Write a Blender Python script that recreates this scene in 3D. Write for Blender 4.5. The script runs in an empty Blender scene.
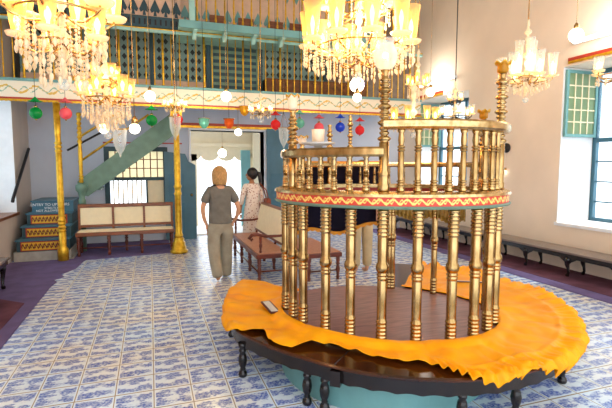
import bpy, bmesh, math, random
from math import sin, cos, pi, radians as R
from mathutils import Vector, Matrix, noise
random.seed(7)
sc = bpy.context.scene
COL = sc.collection

# ------------------------------------------------------------------ materials
def hexc(h):
    return tuple(((int(h[i:i+2], 16)/255)**2.2) for i in (0, 2, 4)) + (1,)
def new_mat(name):
    m = bpy.data.materials.new(name); m.use_nodes = True
    nt = m.node_tree
    return m, nt, nt.nodes['Principled BSDF']
def mat(name, h, rough=.5, metal=0, var=.12, scale=8, bump=0, spec=.5, stretch=(1,1,1), h2=None):
    m, nt, b = new_mat(name)
    c = hexc(h)
    tc = nt.nodes.new('ShaderNodeTexCoord'); mp = nt.nodes.new('ShaderNodeMapping'); mp.inputs['Scale'].default_value = stretch
    nt.links.new(tc.outputs['Object'], mp.inputs['Vector'])
    n = nt.nodes.new('ShaderNodeTexNoise'); n.inputs['Scale'].default_value = scale; n.inputs['Detail'].default_value = 4
    nt.links.new(mp.outputs[0], n.inputs['Vector'])
    r = nt.nodes.new('ShaderNodeValToRGB')
    r.color_ramp.elements[0].position = .3; r.color_ramp.elements[1].position = .7
    c2 = hexc(h2) if h2 else tuple(x*(1-var*2) for x in c[:3])+(1,)
    r.color_ramp.elements[0].color = c2; r.color_ramp.elements[1].color = c if h2 else tuple(min(1, x*(1+var*.5)) for x in c[:3])+(1,)
    nt.links.new(n.outputs['Fac'], r.inputs['Fac']); nt.links.new(r.outputs[0], b.inputs['Base Color'])
    b.inputs['Roughness'].default_value = rough; b.inputs['Metallic'].default_value = metal
    b.inputs['Specular IOR Level'].default_value = spec
    if bump:
        bp = nt.nodes.new('ShaderNodeBump'); bp.inputs['Strength'].default_value = bump; bp.inputs['Distance'].default_value = .02
        nt.links.new(n.outputs['Fac'], bp.inputs['Height']); nt.links.new(bp.outputs[0], b.inputs['Normal'])
    return m
def emis(name, h, s):
    m, nt, b = new_mat(name)
    b.inputs['Base Color'].default_value = hexc(h)
    b.inputs['Emission Color'].default_value = hexc(h); b.inputs['Emission Strength'].default_value = s
    return m
def glass(name, h, transp=.6, rough=.08, transl=.3):
    m, nt, b = new_mat(name)
    out = nt.nodes['Material Output']
    t = nt.nodes.new('ShaderNodeBsdfTransparent'); t.inputs[0].default_value = hexc(h)
    tl = nt.nodes.new('ShaderNodeBsdfTranslucent'); tl.inputs[0].default_value = hexc(h)
    b.inputs['Base Color'].default_value = hexc(h); b.inputs['Roughness'].default_value = rough
    mx = nt.nodes.new('ShaderNodeMixShader'); mx.inputs[0].default_value = transl
    nt.links.new(b.outputs[0], mx.inputs[1]); nt.links.new(tl.outputs[0], mx.inputs[2])
    m2 = nt.nodes.new('ShaderNodeMixShader')
    lw = nt.nodes.new('ShaderNodeLayerWeight'); lw.inputs['Blend'].default_value = .35
    mr = nt.nodes.new('ShaderNodeMapRange'); mr.inputs[3].default_value = 1-transp; mr.inputs[4].default_value = min(1, 1.35-transp)
    nt.links.new(lw.outputs['Facing'], mr.inputs[0]); nt.links.new(mr.outputs[0], m2.inputs[0])
    nt.links.new(t.outputs[0], m2.inputs[1]); nt.links.new(mx.outputs[0], m2.inputs[2])
    nt.links.new(m2.outputs[0], out.inputs[0])
    return m
def math_n(nt, op, a, b=None, c=None):
    n = nt.nodes.new('ShaderNodeMath'); n.operation = op
    for i, v in enumerate((a, b, c)):
        if v is None: continue
        if isinstance(v, (int, float)): n.inputs[i].default_value = v
        else: nt.links.new(v, n.inputs[i])
    return n.outputs[0]
def mixc(nt, f, a, b):
    n = nt.nodes.new('ShaderNodeMix'); n.data_type = 'RGBA'
    for sck, v in ((n.inputs[0], f), (n.inputs[6], a), (n.inputs[7], b)):
        if isinstance(v, (int, float, tuple)): sck.default_value = v
        else: nt.links.new(v, sck)
    return n.outputs[2]
def noise_n(nt, vec, scale, detail=3, rough=.5):
    n = nt.nodes.new('ShaderNodeTexNoise'); n.inputs['Scale'].default_value = scale; n.inputs['Detail'].default_value = detail
    n.inputs['Roughness'].default_value = rough
    nt.links.new(vec, n.inputs['Vector']); return n.outputs['Fac']
def xyz(nt, kind='Object'):
    tc = nt.nodes.new('ShaderNodeTexCoord'); s = nt.nodes.new('ShaderNodeSeparateXYZ')
    nt.links.new(tc.outputs[kind], s.inputs[0]); return tc.outputs[kind], s.outputs
def comb(nt, x, y, z=0.0):
    n = nt.nodes.new('ShaderNodeCombineXYZ')
    for i, v in enumerate((x, y, z)):
        if isinstance(v, (int, float)): n.inputs[i].default_value = v
        else: nt.links.new(v, n.inputs[i])
    return n.outputs[0]

def tile_mat():
    m, nt, b = new_mat('blue_white_tiles')
    vec, s = xyz(nt)
    T = .272
    u = math_n(nt, 'DIVIDE', math_n(nt, 'ADD', s[0], .02+T*40), T); v = math_n(nt, 'DIVIDE', math_n(nt, 'ADD', s[1], .06+T*40), T)
    fu = math_n(nt, 'FRACT', u); fv = math_n(nt, 'FRACT', v); iu = math_n(nt, 'FLOOR', u); iv = math_n(nt, 'FLOOR', v)
    du = math_n(nt, 'MINIMUM', fu, math_n(nt, 'SUBTRACT', 1.0, fu)); dv = math_n(nt, 'MINIMUM', fv, math_n(nt, 'SUBTRACT', 1.0, fv))
    d = math_n(nt, 'MINIMUM', du, math_n(nt, 'MULTIPLY', dv, .62))
    grout = math_n(nt, 'LESS_THAN', d, .014)
    inner = math_n(nt, 'SMOOTHSTEP', .03, .10, d) if False else math_n(nt, 'MULTIPLY', math_n(nt, 'GREATER_THAN', d, .05), 1.0)
    wn = nt.nodes.new('ShaderNodeTexWhiteNoise'); wn.noise_dimensions = '2D'; nt.links.new(comb(nt, iu, iv), wn.inputs['Vector'])
    var = math_n(nt, 'MULTIPLY', math_n(nt, 'FLOOR', math_n(nt, 'MULTIPLY', wn.outputs['Value'], 4)), 3.7)
    pv = comb(nt, math_n(nt, 'MULTIPLY', fu, 2.2), math_n(nt, 'MULTIPLY', fv, 3.4), var)
    n1 = noise_n(nt, pv, 1.25, 5, .62)
    # two painted bands on every tile: trees above, bridge and water below
    band = math_n(nt, 'MULTIPLY', math_n(nt, 'SINE', math_n(nt, 'MULTIPLY', math_n(nt, 'SUBTRACT', fv, .06), 2*pi*2-1.2)), .075)
    pat = math_n(nt, 'ADD', n1, band)
    ra = nt.nodes.new('ShaderNodeValToRGB'); ra.color_ramp.elements[0].position = .45; ra.color_ramp.elements[1].position = .52
    ra.color_ramp.elements[0].color = (0, 0, 0, 1); ra.color_ramp.elements[1].color = (1, 1, 1, 1)
    nt.links.new(pat, ra.inputs[0])
    fine = noise_n(nt, pv, 7, 3, .6)
    fr = nt.nodes.new('ShaderNodeMapRange'); fr.inputs[1].default_value = .35; fr.inputs[2].default_value = .6; fr.inputs[3].default_value = .3; fr.inputs[4].default_value = 1
    nt.links.new(fine, fr.inputs[0])
    pm = math_n(nt, 'MULTIPLY', math_n(nt, 'MULTIPLY', ra.outputs[0], inner), fr.outputs[0])
    pm = math_n(nt, 'MULTIPLY', pm, .92)
    big = noise_n(nt, vec, .9, 3)
    wr = nt.nodes.new('ShaderNodeMapRange'); wr.inputs[1].default_value = .42; wr.inputs[2].default_value = .62; nt.links.new(big, wr.inputs[0])
    blue = mixc(nt, wr.outputs[0], hexc('0a46b4'), hexc('223f98'))
    white = mixc(nt, wr.outputs[0], hexc('dcecfa'), hexc('efeadf'))
    c = mixc(nt, pm, white, blue)
    c = mixc(nt, grout, c, hexc('a3927a'))
    nt.links.new(c, b.inputs['Base Color'])
    b.inputs['Roughness'].default_value = .22; b.inputs['Specular IOR Level'].default_value = .5
    bp = nt.nodes.new('ShaderNodeBump'); bp.inputs['Strength'].default_value = .25; bp.inputs['Distance'].default_value = .004
    nt.links.new(math_n(nt, 'ADD', math_n(nt, 'SUBTRACT', 1.0, grout), noise_n(nt, vec, 5, 2)), bp.inputs['Height']); nt.links.new(bp.outputs[0], b.inputs['Normal'])
    return m

def lattice_mat():
    m, nt, b = new_mat('painted_lattice')
    vec, s = xyz(nt)
    a = math_n(nt, 'ABSOLUTE', math_n(nt, 'SUBTRACT', math_n(nt, 'FRACT', math_n(nt, 'DIVIDE', math_n(nt, 'ADD', s[0], 40.0), .13)), .5))
    c_ = math_n(nt, 'ABSOLUTE', math_n(nt, 'SUBTRACT', math_n(nt, 'FRACT', math_n(nt, 'DIVIDE', s[2], .17)), .5))
    h = math_n(nt, 'LESS_THAN', math_n(nt, 'ADD', a, c_), .37)
    c = mixc(nt, h, hexc('6f8882'), hexc('1b2423'))
    nt.links.new(c, b.inputs['Base Color']); b.inputs['Roughness'].default_value = .6
    return m
def ornament_mat(name, base, ink, ink2, sx, zc, amp, w):
    # rolling scroll: running vine drawn in flat paint
    m, nt, b = new_mat(name)
    vec, s = xyz(nt, 'UV')
    x = math_n(nt, 'MULTIPLY', s[0], sx)
    y = math_n(nt, 'SUBTRACT', s[1], .5)
    d1 = math_n(nt, 'ABSOLUTE', math_n(nt, 'SUBTRACT', y, math_n(nt, 'MULTIPLY', math_n(nt, 'SINE', x), amp)))
    d2 = math_n(nt, 'ABSOLUTE', math_n(nt, 'ADD', y, math_n(nt, 'MULTIPLY', math_n(nt, 'SINE', math_n(nt, 'MULTIPLY', x, 2.0)), amp*.8)))
    nz = noise_n(nt, comb(nt, x, math_n(nt, 'MULTIPLY', y, 8.0)), 1.3, 2)
    m1 = math_n(nt, 'LESS_THAN', math_n(nt, 'ADD', d1, math_n(nt, 'MULTIPLY', math_n(nt, 'SUBTRACT', nz, .5), .3)), w)
    m2 = math_n(nt, 'LESS_THAN', math_n(nt, 'ADD', d2, math_n(nt, 'MULTIPLY', math_n(nt, 'SUBTRACT', nz, .5), .3)), w*.6)
    c = mixc(nt, m1, hexc(base), hexc(ink)); c = mixc(nt, m2, c, hexc(ink2))
    nt.links.new(c, b.inputs['Base Color']); b.inputs['Roughness'].default_value = .5
    return m
def fabric_dots():
    m, nt, b = new_mat('patterned_cotton')
    tc = nt.nodes.new('ShaderNodeTexCoord'); v = nt.nodes.new('ShaderNodeTexVoronoi'); v.inputs['Scale'].default_value = 26
    nt.links.new(tc.outputs['Object'], v.inputs['Vector'])
    k = math_n(nt, 'LESS_THAN', v.outputs['Distance'], .3)
    nt.links.new(mixc(nt, k, hexc('e8d6c8'), hexc('a8705c')), b.inputs['Base Color']); b.inputs['Roughness'].default_value = .9
    return m

M = {}
M['tiles'] = tile_mat()
M['wall_r'] = mat('cream_pink_plaster', 'f3e0c9', .9, var=.05, scale=1.2)
M['wall_b'] = mat('pale_blue_plaster', 'c6cddb', .9, var=.05, scale=1.5)
M['wall_l'] = mat('stained_plaster', 'd2c3b8', .9, var=.12, scale=1.1, stretch=(1, 1, .3))
M['white'] = mat('white_paint', 'eef0f2', .6, var=.03)
M['ceil'] = mat('pale_ceiling', 'c9bda6', .8, var=.05)
M['carpet'] = mat('purple_carpet', '6d6088', 1, var=.12, scale=4, spec=.1)
M['carpet_br'] = mat('brown_purple_carpet', '6b4856', 1, var=.2, scale=3, spec=.1)
M['brass'] = mat('polished_brass', 'd6b47c', .2, 1, var=.28, scale=14, stretch=(1, 1, .35), h2='8f6e40')
M['brass_pale'] = mat('worn_brass', 'dcc08c', .27, 1, var=.2, scale=20, h2='a98a58')
M['gold'] = mat('gold_paint', 'e9bd3c', .33, .6, var=.2, scale=14, h2='c08a1a')
M['red'] = mat('red_lacquer', 'b03a28', .4, var=.1)
M['wood'] = mat('brown_wood', '8a4f2c', .35, var=.25, scale=6, stretch=(1, 1, 8))
M['wood_red'] = mat('reddish_bench_wood', '6f3526', .35, var=.25, scale=6)
M['dark'] = mat('black_stained_wood', '221a19', .22, var=.3, scale=9)
M['darktop'] = mat('worn_dark_bench_top', '5b2f12', .16, var=.3, scale=3, h2='24120a')
M['plank'] = mat('brown_platform_boards', '8b6460', .4, var=.2, scale=5, stretch=(1, 6, 1))
M['cane'] = mat('woven_cane', 'f6e6c0', .7, var=.03, scale=12)
M['seat'] = mat('tan_woven_seat', 'bd8468', .55, var=.12, scale=30)
M['aqua'] = mat('aqua_paint', '6fa3a2', .5, var=.12, scale=3)
M['teal'] = mat('blue_teal_paint', '3f6c80', .45, var=.1, scale=3)
M['teal_d'] = mat('dark_teal_paint', '2b4a52', .5, var=.15)
M['green'] = mat('sage_green_paint', '6b8a78', .5, var=.1)
M['cyan'] = mat('pale_turquoise_paint', '9ccabf', .5, var=.12, scale=4)
M['salmon'] = mat('salmon_paint', 'dcb89c', .6, var=.06)
M['orange'] = mat('marigold_satin', 'ffae08', .5, var=.1, scale=5, h2='f39200', spec=.25)
M['orange2'] = mat('marigold_trim', 'e8961a', .6, var=.1, scale=30)
M['navy'] = mat('dark_navy_velvet', '1c1728', .85, var=.2, spec=.2)
M['goldcloth'] = mat('old_gold_silk', 'b08c3c', .5, var=.25, scale=10, h2='7c6020')
M['pinkcloth'] = mat('dusty_pink_silk', 'c78f6c', .6, var=.1)
M['lattice'] = lattice_mat()
M['crystal'] = glass('cut_crystal', 'fff4dc', .42, .05, .35)
M['shade'] = glass('etched_glass_shade', 'ffe2ac', .7, .1, .42)
M['clear'] = glass('clear_glass', 'f4f8f6', .75, .04, .15)
M['frost'] = glass('frosted_flower_glass', 'fff4e2', .1, .3, .45)
M['pane'] = glass('window_pane', 'f3fbff', .85, .03, .1)
M['panewarm'] = glass('cream_obscured_pane', 'fdf3d4', .35, .3, .7)
M['g_green'] = glass('green_glass', '12a850', .08, .06, .45)
M['g_red'] = glass('red_glass', 'f0383a', .08, .06, .5)
M['g_amber'] = glass('amber_glass', 'd8622a', .12, .06, .5)
M['g_gold'] = glass('gold_glass', 'dba22a', .25, .1, .4)
M['g_teal'] = glass('teal_glass', '7cc7b0', .2, .06, .4)
M['g_blue'] = glass('blue_glass', '2a55e0', .08, .06, .5)
M['g_pink'] = glass('pink_glass', 'f8707c', .08, .06, .5)
M['bulb'] = emis('warm_lit_bulb', 'ffbe62', 22)
M['globe'] = emis('white_lit_globe', 'fff3df', 5)
M['tube'] = emis('fluorescent_tube', 'fff6e6', 7)
M['skin'] = mat('warm_skin', 'd9a07c', .6, var=.04, spec=.3)
M['skin2'] = mat('brown_skin', 'a8714f', .6, var=.04, spec=.3)
M['blond'] = mat('blond_hair', 'c99a5e', .6, var=.25, scale=30, stretch=(4, 4, 1))
M['black'] = mat('black_hair', '1b1414', .45, var=.2, scale=30)
M['shirt'] = mat('grey_olive_shirt', '77736a', .9, var=.1, scale=12)
M['trouser'] = mat('khaki_trousers', 'a39a86', .9, var=.12, scale=8)
M['beige'] = mat('beige_trousers', 'c2ab84', .9, var=.1)
M['dress'] = fabric_dots()
M['leather'] = mat('brown_leather', '8a4226', .5, var=.15)
M['iron'] = mat('black_iron', '2b2728', .5, .3)
M['card'] = mat('pale_card', 'ddd6cc', .6, var=.05)
M['maroon'] = mat('maroon_frame', '5a1d14', .4)
M['fascia'] = ornament_mat('painted_fascia', 'efe4cc', 'd9b048', '8fb39a', 115, 0, .2, .06)
M['scroll'] = ornament_mat('red_gold_scroll', 'd2402c', 'f5cf6a', 'f5cf6a', 400, 0, .26, .13)
M['riser'] = ornament_mat('gold_red_riser', 'd9a52c', '7a1f10', '3c2a10', 60, 0, .24, .15)
M['door_dk'] = mat('blue_grey_door', '4a7384', .5, var=.1, scale=3)
M['outwhite'] = mat('limewashed_courtyard', 'e6d6b4', .9, var=.03)
M['pebble'] = mat('brown_balcony_seat', '7a4a22', .7, var=.3, scale=9)

# ------------------------------------------------------------------ builders
class MB:
    def __init__(s): s.bm = bmesh.new(); s.uv = s.bm.loops.layers.uv.new('UVMap'); s.smooth_all = False
    def box(s, x0, x1, y0, y1, z0, z1, rot=None, piv=None):
        vs = [s.bm.verts.new((x, y, z)) for x in (x0, x1) for y in (y0, y1) for z in (z0, z1)]
        for f in ((0,1,3,2),(4,6,7,5),(0,4,5,1),(2,3,7,6),(0,2,6,4),(1,5,7,3)): s.bm.faces.new([vs[i] for i in f])
        if rot:
            m = Matrix.Translation(piv) @ rot @ Matrix.Translation(-Vector(piv))
            for v in vs: v.co = m @ v.co
        return s
    def lathe(s, prof, c=(0, 0, 0), n=20, axis=None, cap=True, sx=1, sy=1):
        rings = []
        q = Matrix.Identity(3)
        if axis: q = Vector((0, 0, 1)).rotation_difference(Vector(axis)).to_matrix()
        c = Vector(c)
        for r, z in prof:
            rings.append([s.bm.verts.new(c + q @ Vector((r*sx*cos(2*pi*i/n), r*sy*sin(2*pi*i/n), z))) for i in range(n)])
        for a, b in zip(rings, rings[1:]):
            for i in range(n):
                f = s.bm.faces.new((a[i], a[(i+1) % n], b[(i+1) % n], b[i])); f.smooth = True
        if cap:
            if prof[0][0] > 1e-4: s.bm.faces.new(rings[0][::-1])
            if prof[-1][0] > 1e-4: s.bm.faces.new(rings[-1])
        return s
    def tube(s, pts, r, n=8, closed=False, flat=1):
        pts = [Vector(p) for p in pts]; rings = []
        rr = r if isinstance(r, (list, tuple)) else [r]*len(pts)
        up = None
        for i, p in enumerate(pts):
            if closed: t = (pts[(i+1) % len(pts)] - pts[i-1]).normalized()
            else: t = (pts[min(i+1, len(pts)-1)] - pts[max(i-1, 0)]).normalized()
            a = Vector((0, 0, 1)) if abs(t.z) < .95 else Vector((1, 0, 0))
            if abs(t.z) >= .95 and up is not None: a = up
            x = t.cross(a).normalized(); y = x.cross(t).normalized(); up = y
            rings.append([s.bm.verts.new(p + x*cos(2*pi*k/n)*rr[i] + y*sin(2*pi*k/n)*rr[i]*flat) for k in range(n)])
        m = len(rings)
        for i in range(m if closed else m-1):
            a, b = rings[i], rings[(i+1) % m]
            for k in range(n):
                f = s.bm.faces.new((a[k], a[(k+1) % n], b[(k+1) % n], b[k])); f.smooth = True
        if not closed: s.bm.faces.new(rings[0][::-1]); s.bm.faces.new(rings[-1])
        return s
    def sphere(s, c, r, sx=1, sy=1, sz=1, n=16, m=10):
        prof = [(max(1e-5, r*sin(pi*i/m)), -r*cos(pi*i/m)*sz) for i in range(m+1)]
        return s.lathe(prof, c, n, cap=False, sx=sx, sy=sy)
    def sweep(s, path, sect, closed=False):
        """path: list of (pos, outward); sect: list of (out, z) polygon"""
        rings = [[s.bm.verts.new(Vector((p[0]+o[0]*a, p[1]+o[1]*a, b))) for a, b in sect] for p, o in path]
        n = len(sect); m = len(rings)
        for i in range(m if closed else m-1):
            a, b = rings[i], rings[(i+1) % m]
            for k in range(n):
                f = s.bm.faces.new((a[k], b[k], b[(k+1) % n], a[(k+1) % n])); 
                uvs = ((i/m, k), (( i+1)/m, k), ((i+1)/m, k+1), (i/m, k+1))
                for l, uvv in zip(f.loops, uvs): l[s.uv].uv = uvv
        if not closed:
            s.bm.faces.new(rings[0]); s.bm.faces.new(rings[-1][::-1])
        return s
    def poly(s, pts, d):
        """extrude polygon by vector d"""
        a = [s.bm.verts.new(p) for p in pts]; b = [s.bm.verts.new(Vector(p)+Vector(d)) for p in pts]
        n = len(a)
        s.bm.faces.new(a); s.bm.faces.new(b[::-1])
        for i in range(n): s.bm.faces.new((a[i], b[i], b[(i+1) % n], a[(i+1) % n]))
        return s
    def build(s, name, m, parent=None, world=False, bevel=0):
        if s.smooth_all:
            for f in s.bm.faces: f.smooth = True
        bmesh.ops.recalc_face_normals(s.bm, faces=s.bm.faces)
        me = bpy.data.meshes.new(name); s.bm.to_mesh(me); s.bm.free()
        me.materials.append(M[m] if isinstance(m, str) else m)
        o = bpy.data.objects.new(name, me); COL.objects.link(o)
        if parent:
            o.parent = parent
            if world: o.location = -parent.location
        if bevel:
            bv = o.modifiers.new('bevel', 'BEVEL'); bv.width = bevel; bv.segments = 2; bv.limit_method = 'ANGLE'
        return o
def uvbox(o, ax=0):
    """planar uv on the face plane x/z"""
    me = o.data; uv = me.uv_layers[0]
    xs = [v.co[ax] for v in me.vertices]; zs = [v.co.z for v in me.vertices]
    x0, x1, z0, z1 = min(xs), max(xs), min(zs), max(zs)
    for l in me.loops:
        c = me.vertices[l.vertex_index].co; uv.data[l.index].uv = ((c[ax]-x0)/(x1-x0), (c.z-z0)/(z1-z0))
def tag(o, label, cat, group=None):
    o['label'] = label; o['category'] = cat
    if group: o['group'] = group
    return o
def thing(name, label, cat, loc=(0, 0, 0), rz=0, group=None):
    o = bpy.data.objects.new(name, None); COL.objects.link(o); o.location = loc; o.rotation_euler.z = rz; o.empty_display_size = .1
    return tag(o, label, cat, group)
def struct(name, mb, m, bevel=0):
    o = mb.build(name, m, bevel=bevel); o['kind'] = 'structure'; return o
def dup(root, loc, rz=None, label=None, group=None, scale=None):
    def rec(o, par):
        c = o.copy(); COL.objects.link(c)
        if par: c.parent = par
        for ch in list(o.children): rec(ch, c)
        return c
    r = rec(root, None); r.location = loc
    if rz is not None: r.rotation_euler.z = rz
    if label: r['label'] = label
    if group: r['group'] = group
    if scale: r.scale = (scale,)*3
    return r
def light(loc, power, color=(1, .78, .5), size=.12, kind='POINT', rot=None):
    l = bpy.data.lights.new('lamp_light', kind); l.energy = power; l.color = color
    if kind == 'POINT': l.shadow_soft_size = size
    o = bpy.data.objects.new('lamp_light', l); COL.objects.link(o); o.location = loc
    if rot: o.rotation_euler = rot
    return o

# ------------------------------------------------------------------ the room
XL, XR, YB, ZC = -2.35, 6.4, 10.7, 5.7
struct('floor', MB().box(XL-.3, 7.9, -1.0, 14.5, -.1, 0), 'tiles')
struct('ceiling', MB().box(XL-.3, 7.9, -1.0, YB+.4, ZC, ZC+.1), 'ceil')
# left wall with a deep window
w = MB()
w.box(XL-.45, XL, -1.0, 6.6, 0, ZC); w.box(XL-.45, XL, 9.58, YB, 0, ZC)
w.box(XL-.45, XL, 6.6, 9.58, 0, .82); w.box(XL-.45, XL, 6.6, 9.58, 3.05, ZC)
struct('wall_left', w, 'wall_l')
# back wall with door and window openings: door X .92-2.62 z<2.5 ; window X -.83 .. .42, z .5-2.05
w = MB()
DX0, DX1, DZ = .9, 2.62, 2.5
WX0, WX1, WZ0, WZ1 = -.86, .3, .78, 2.02
Y0, Y1 = YB, YB+.4
w.box(XL-.45, WX0, Y0, Y1, 0, ZC); w.box(WX0, WX1, Y0, Y1, 0, WZ0); w.box(WX0, WX1, Y0, Y1, WZ1, ZC)
w.box(WX1, DX0, Y0, Y1, 0, ZC); w.box(DX0, DX1, Y0, Y1, DZ, ZC); w.box(DX1, 7.1, Y0, Y1, 0, ZC)
struct('wall_back', w, 'wall_b')
# right wall with two deep windows
w = MB()
wins = [(3.6, 5.7), (8.0, 10.0)]
ZS, ZH = .74, 3.28
ys = [-1.0, 3.6, 5.7, 8.0, 10.0, YB]
TW = .84
w.box(XR, XR+TW, ys[0], ys[1], 0, ZC); w.box(XR, XR+TW, ys[2], ys[3], 0, ZC); w.box(XR, XR+TW, ys[4], ys[5], 0, ZC)
for a, b in wins: w.box(XR, XR+TW, a, b, 0, ZS); w.box(XR, XR+TW, a, b, ZH, ZC)
struct('wall_right', w, 'wall_r')
for i, (a, b) in enumerate(wins):
    f = MB(); X = XR+.72
    for y0, y1 in ((a, a+.07), (b-.07, b), ((a+b)/2-.03, (a+b)/2+.03)): f.box(X, X+.07, y0, y1, ZS, ZH)
    for z0, z1 in ((ZS, ZS+.07), (ZH-.07, ZH), (2.08, 2.15)): f.box(X+.003, X+.067, a+.01, b-.01, z0, z1)
    for k in range(1, 4):
        yy = a+(b-a)*k/4
        f.box(X+.02, X+.05, yy-.012, yy+.012, ZS, ZH)
    for k in range(1, 4): f.box(X+.02, X+.05, a, b, ZS+k*.34-.012, ZS+k*.34+.012)
    fo = f.build('window_%d' % (i+1), 'teal'); fo['kind'] = 'structure'
    # glass
    g = MB().box(X+.03, X+.036, a+.05, b-.05, 2.13, ZH-.05).build('window_pane', 'pane', fo)
    s_ = struct('trim_%d' % (i+1), MB().box(XR-.03, XR+.72, a-.02, b+.02, ZS-.04, ZS+.012), 'white')
    # painted border along the head
    struct('trim_%d' % (i+20), MB().box(XR+.001, XR+.70, b-.012, b+.001, ZS+.012, ZH), 'white')  # white facing puts daylight brightness into the far reveal's colour
    st = struct('trim_%d' % (i+5), MB().box(XR-.03, XR+.1, b-1.1, b-.1, ZH+.07, ZH+.12), 'red')
    st = struct('trim_%d' % (i+7), MB().box(XR-.03, XR+.1, b-1.1, b-.1, ZH+.03, ZH+.07), 'gold')
# left window
f = MB(); X = XL-.4
for y0, y1 in ((6.6, 6.68), (9.5, 9.58), (8.05, 8.11)): f.box(X, X+.06, y0, y1, .82, 3.05)
for z0, z1 in ((.82, .9), (2.97, 3.05), (2.0, 2.06)): f.box(X+.003, X+.057, 6.62, 9.56, z0, z1)
fo = f.build('window_3', 'teal'); fo['kind'] = 'structure'
MB().box(X+.02, X+.026, 6.65, 9.53, .86, 3.0).build('window_pane', 'pane', fo)
struct('trim_14', MB().box(XL-.4, XL-.001, 9.568, 9.581, .83, 3.05), 'white')  # white facing added to brighten the reveal in place of daylight
struct('trim_3', MB().box(XL-.4, XL+.03, 6.55, 9.62, .78, .83), 'wood')
# opened glazed casement shutter lying against the far reveal of the near window
def casement(name, label, x0, x1, y, z0, z1, nx, nz):
    t = thing(name, label, 'window shutter', (x0, y, z0))
    f = MB(); fw = .05
    f.box(x0, x0+fw, y-.02, y+.02, z0, z1).box(x1-fw, x1, y-.02, y+.02, z0, z1).box(x0+fw, x1-fw, y-.02, y+.02, z0, z0+fw).box(x0+fw, x1-fw, y-.02, y+.02, z1-fw, z1)
    f.build('shutter_frame', 'aqua', t, True)
    b = MB()
    for k in range(1, nx): xx = x0+fw+(x1-x0-2*fw)*k/nx; b.box(xx-.01, xx+.01, y-.012, y+.012, z0+fw, z1-fw)
    for k in range(1, nz): zz = z0+fw+(z1-z0-2*fw)*k/nz; b.box(x0+fw, x1-fw, y-.011, y+.011, zz-.01, zz+.01)
    b.build('glazing_bars', 'cane', t, True)
    MB().box(x0+fw, x1-fw, y-.003, y+.003, z0+fw, z1-fw).build('glass_panes', glass('greenish_panes', 'b9cfa6', .35, .1, .5), t, True)
casement('window_casement', 'turquoise framed many-paned casement swung open in near right window', XR+.02, XR+.71, 5.655, 2.16, 3.24, 4, 5)
casement('window_casement', 'turquoise casement swung open in the far right-hand window', XR+.02, XR+.71, 9.955, 2.16, 3.24, 4, 5)
# back window (grid of cream panes above, bars below)
f = MB(); fy0, fy1 = YB-.03, YB+.05
f.box(WX0-.08, WX0+.02, fy0, fy1, WZ0-.1, WZ1+.08).box(WX1-.02, WX1+.08, fy0, fy1, WZ0-.1, WZ1+.08)
f.box(WX0+.02, WX1-.02, fy0, fy1, WZ1-.02, WZ1+.08).box(WX0+.02, WX1-.02, fy0, fy1, WZ0-.1, WZ0)
f.box(WX0+.02, WX1-.02, fy0+.005, fy1-.005, 1.36, 1.43).box(-.1, -.06, fy0+.005, fy1-.005, WZ0, 1.36)
fo = f.build('window_4', 'teal_d'); fo['kind'] = 'structure'
b = MB()
for k in range(1, 8): xx = WX0+(WX1-WX0)*k/8; b.box(xx-.012, xx+.012, YB, YB+.02, 1.43, WZ1)
for k in range(1, 3): zz = 1.43+(WZ1-1.43)*k/3; b.box(WX0, WX1, YB-.002, YB+.022, zz-.01, zz+.01)
b.build('glazing_bars', 'wood', fo)
MB().box(WX0, WX1, YB+.022, YB+.03, 1.43, WZ1).build('window_pane', 'panewarm', fo)
b = MB()
for k in range(1, 8): xx = WX0+(-.1-WX0)*k/8; b.lathe([(.012, WZ0), (.012, 1.36)], (xx, YB+.0, 0), 8)
b.build('window_bar', 'gold', fo)
MB().box(-.06, WX1-.02, YB+.0, YB+.03, WZ0, 1.36).build('shutter', 'cane', fo)
struct('trim_9', MB().box(-.95, .7, YB-.02, YB+.001, 2.17, 2.2), 'red')
struct('trim_10', MB().box(.45, 3.0, YB-.03, YB+.001, 2.6, 2.66), 'red')
struct('trim_11', MB().box(.45, 3.0, YB-.028, YB+.001, 2.55, 2.6), 'gold')
# doorway: frame and two open leaves
f = MB(); f.box(DX0-.05, DX0, YB-.03, YB+.4, 0, DZ+.04).box(DX1, DX1+.05, YB-.03, YB+.4, 0, DZ+.04).box(DX0, DX1, YB-.03, YB+.4, DZ, DZ+.04)
fo = f.build('door_1', 'white'); fo['kind'] = 'structure'
def door_leaf(name, x0, x1, yb, z1, notch):
    pts = [(x0, yb, 0), (x1, yb, 0)]
    if notch > 0: pts += [(x1, yb, z1-.75), (x1-.06, yb, z1-.62), (x1-.16, yb, z1-.55), (x1-.2, yb, z1-.4), (x1-.2, yb, z1), (x0, yb, z1)]
    else: pts += [(x1, yb, z1-.5), (x1-.15, yb, z1-.42), (x1-.22, yb, z1-.25), (x0, yb, z1-.2)]
    o = MB().poly(pts, (0, .05, 0)).build(name, 'door_dk'); o['kind'] = 'structure'
    l = MB().box(x0+.08, x1-.26, yb-.015, yb+.002, .15, .85).box(x0+.08, x1-.26, yb-.015, yb+.002, 1.0, 1.5).build('door_panel', 'teal', o)
    MB().lathe([(.025, 0), (.035, .02), (.02, .05), (.001, .055)], ((x1-.1 if notch > 0 else x1-.1), yb-.001, 1.02), 12, axis=(0, -1, 0)).build('door_knob', 'brass', o)
    return o
door_leaf('door_2', .3, .98, YB-.14, 2.2, -1)
door_leaf('door_3', 2.66, 3.45, YB-.14, 2.56, 1)
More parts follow.
